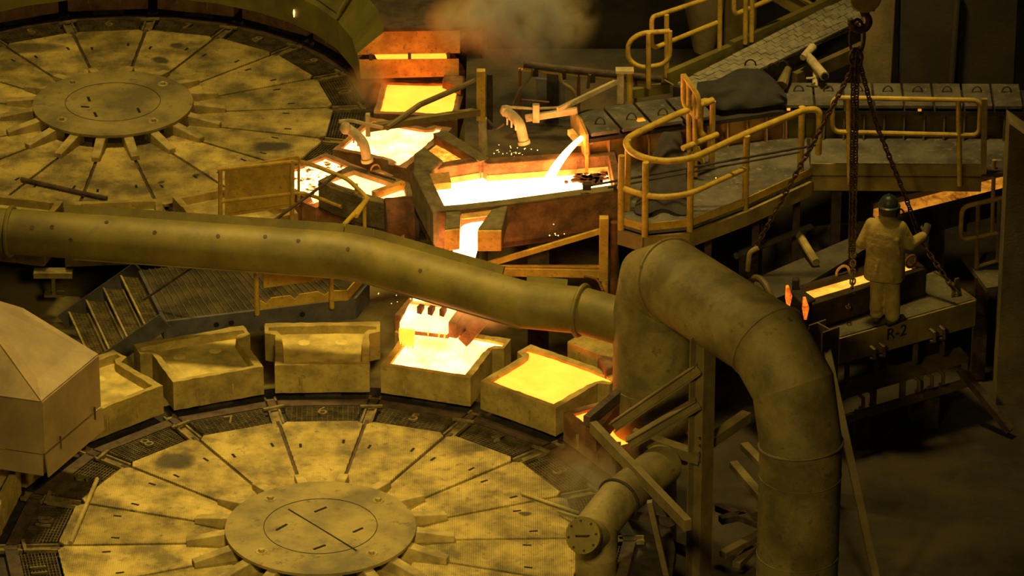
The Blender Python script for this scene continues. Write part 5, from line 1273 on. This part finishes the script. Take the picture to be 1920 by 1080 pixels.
    MB().tube(arc(hc+Vector((0, 0, -.01)), .14, math.radians(0), math.radians(180), 16), .012, 6).build('shield_band', 'leather', h)
    # gloves: palm, four fingers, thumb
    def glove(H, fdir, pal, thumb, curl, nm):
        fdir, pal, thumb = V(fdir).normalized(), V(pal).normalized(), V(thumb).normalized(); side = fdir.cross(pal).normalized(); g = [(H, H+fdir*.08, .04, .042), (H-side*.02, H+fdir*.075-side*.022, .03, .03), (H+side*.02, H+fdir*.075+side*.022, .03, .03), (H-fdir*.07, H, .05, .042)]
        for k, l in enumerate((.065, .078, .072, .055)):
            b = H+fdir*.085+side*(.036-.024*k); m = b+fdir*l*.6+pal*l*.3*curl; e = m+(fdir*.15+pal*.9)*l*.6*curl+fdir*l*.4*(1-curl); g += [(b, m, .0135, .0125), (m, e, .0125, .010)]
        tb = H+fdir*.02+thumb*.035; tm = tb+thumb*.035+fdir*.03; g += [(tb, tm, .016, .014), (tm, tm+fdir*.03+pal*.02, .014, .011)]
        blob(g, .007, nm, 'leather', t, 2)
    glove(HR, (.15, .6, .75), (-.2, .8, -.5), (-1, .1, .2), 1.0, 'glove')
    glove(HL, (.45, .85, -.15), (.7, -.3, -.2), (.2, .3, 1), .8, 'glove')
    # boots
    for A_, dr in ((AR, Vector((.62, .78, 0))), (AL, Vector((-.12, 1, 0)))):
        dr = dr.normalized(); b = Vector((A_.x, A_.y, 0))
        bo = blob([(b+Vector((0, 0, .055)), b+Vector((0, 0, .16)), .058, .055), (b-dr*.05+Vector((0, 0, .05)), b+dr*.17+Vector((0, 0, .042)), .05, .042)], .012, 'boot', 'leather', t, 3)
        MB().prism([b-dr*.095+dr.cross(Vector((0, 0, 1)))*s*.04 for s in (-1, 1)]+[b+dr*.21+dr.cross(Vector((0, 0, 1)))*s*.035 for s in (1, -1)], (0, 0, .022)).build('sole', 'slot_black', bo)
    ROOT[t.name] = R0
mv = mat('shield_visor', (.10, .09, .05), (.08, .07, .04), 3, .1, 0, 0)
worker()

# ---------------------------------------------------------------- sparks and steam
def sparks():
    rnd = random.Random(11); mb = MB()
    def sp(c, r):
        c = V(c); mb.add([c+Vector(v)*r for v in ((1, 0, 0), (-1, 0, 0), (0, 1, 0), (0, -1, 0), (0, 0, 1), (0, 0, -1))], [(0, 2, 4), (2, 1, 4), (1, 3, 4), (3, 0, 4), (2, 0, 5), (1, 2, 5), (3, 1, 5), (0, 3, 5)])
    for n, cx, cy, sx, sy, y0 in ((26, 955, 282, 16, 8, 8.6), (9, 735, 556, 14, 7, 4.9), (6, 1045, 440, 9, 8, 6.2), (4, 745, 410, 10, 6, 8.0), (2, 1345, 335, 4, 2, 6.9)):
        for k in range(n): sp(PY(rnd.gauss(cx, sx), rnd.gauss(cy, sy), y0+rnd.uniform(-.2, .2)), rnd.uniform(.006, .012))
    tag(mb.build('sparks', 'spark', smooth=False), 'tiny bright sparks flying around the pouring copper', 'sparks', kind='stuff')
    c = PY(551, 18, 16.2); tag(MB().tube([c, c-Vector((0, 0, .05)), c-Vector((0, 0, .13))], [.006, .016, .006], 8).build('pilot_flame', 'spark'), 'small bright pilot flame on the curved hood wall at the top', 'flame')
sparks()
def steam(c, size, dens, col, label, rot=(0, 0, 0), nscale=2.6, thr=.44):
    m = bpy.data.materials.new('steam'); m.use_nodes = True; nt = m.node_tree; nt.nodes.clear(); Lk = nt.links.new
    out = nn(nt, 'ShaderNodeOutputMaterial'); vol = nn(nt, 'ShaderNodeVolumeScatter'); vol.inputs['Color'].default_value = (*col, 1); vol.inputs['Anisotropy'].default_value = .2
    tc = nn(nt, 'ShaderNodeTexCoord'); ln = nn(nt, 'ShaderNodeVectorMath', operation='LENGTH'); Lk(tc.outputs['Object'], ln.inputs[0])
    fall = nn(nt, 'ShaderNodeMapRange'); fall.interpolation_type = 'SMOOTHSTEP'; fall.inputs[1].default_value = .15; fall.inputs[2].default_value = .98; fall.inputs[3].default_value = 1; fall.inputs[4].default_value = 0; Lk(ln.outputs['Value'], fall.inputs[0])
    g = nn(nt, 'ShaderNodeNewGeometry'); ns = nn(nt, 'ShaderNodeTexNoise'); ns.inputs['Scale'].default_value = nscale; ns.inputs['Detail'].default_value = 4; ns.inputs['Distortion'].default_value = .8; Lk(g.outputs['Position'], ns.inputs['Vector'])
    cl = nn(nt, 'ShaderNodeMapRange'); cl.inputs[1].default_value = thr-.08; cl.inputs[2].default_value = thr+.22; Lk(ns.outputs['Fac'], cl.inputs[0])
    mu = nn(nt, 'ShaderNodeMath', operation='MULTIPLY'); Lk(fall.outputs[0], mu.inputs[0]); Lk(cl.outputs[0], mu.inputs[1])
    m2 = nn(nt, 'ShaderNodeMath', operation='MULTIPLY'); Lk(mu.outputs[0], m2.inputs[0]); m2.inputs[1].default_value = dens
    Lk(m2.outputs[0], vol.inputs['Density']); Lk(vol.outputs[0], out.inputs['Volume'])
    bm = bmesh.new(); bmesh.ops.create_icosphere(bm, subdivisions=3, radius=1); me = bpy.data.meshes.new('steam_plume'); bm.to_mesh(me); bm.free(); me.materials.append(m)
    o = bpy.data.objects.new('steam_plume', me); sc.collection.objects.link(o); o.location = c; o.scale = size; o.rotation_euler = rot
    tag(o, label, 'steam', kind='stuff')
steam(PY(985, 25, 12.0), (1.25, .9, 1.0), 7, (1, .76, .36), 'large billow of yellow lit steam rising at the top centre')  # warm light on the plumes is put into their scatter colour
steam(PY(880, 40, 12.6), (.8, .6, .55), 6, (1, .66, .25), 'orange lit steam drifting above the glowing hood')
steam(P(1100, 900, .5), (.75, .9, .55), 4, (1, .6, .25), 'orange lit haze over the deck beside the elbow pipe')  # orange light of the hot mould is painted in as scatter colour
steam(P(690, 165, .6), (.5, .6, .4), 5, (1, .6, .25), 'orange lit smoke curling at the mouth of the glowing hood')
steam(P(910, 575, 1.2), (.7, .5, .4), 3, (.95, .8, .55), 'thin smoke drifting below the long duct by the ladle')
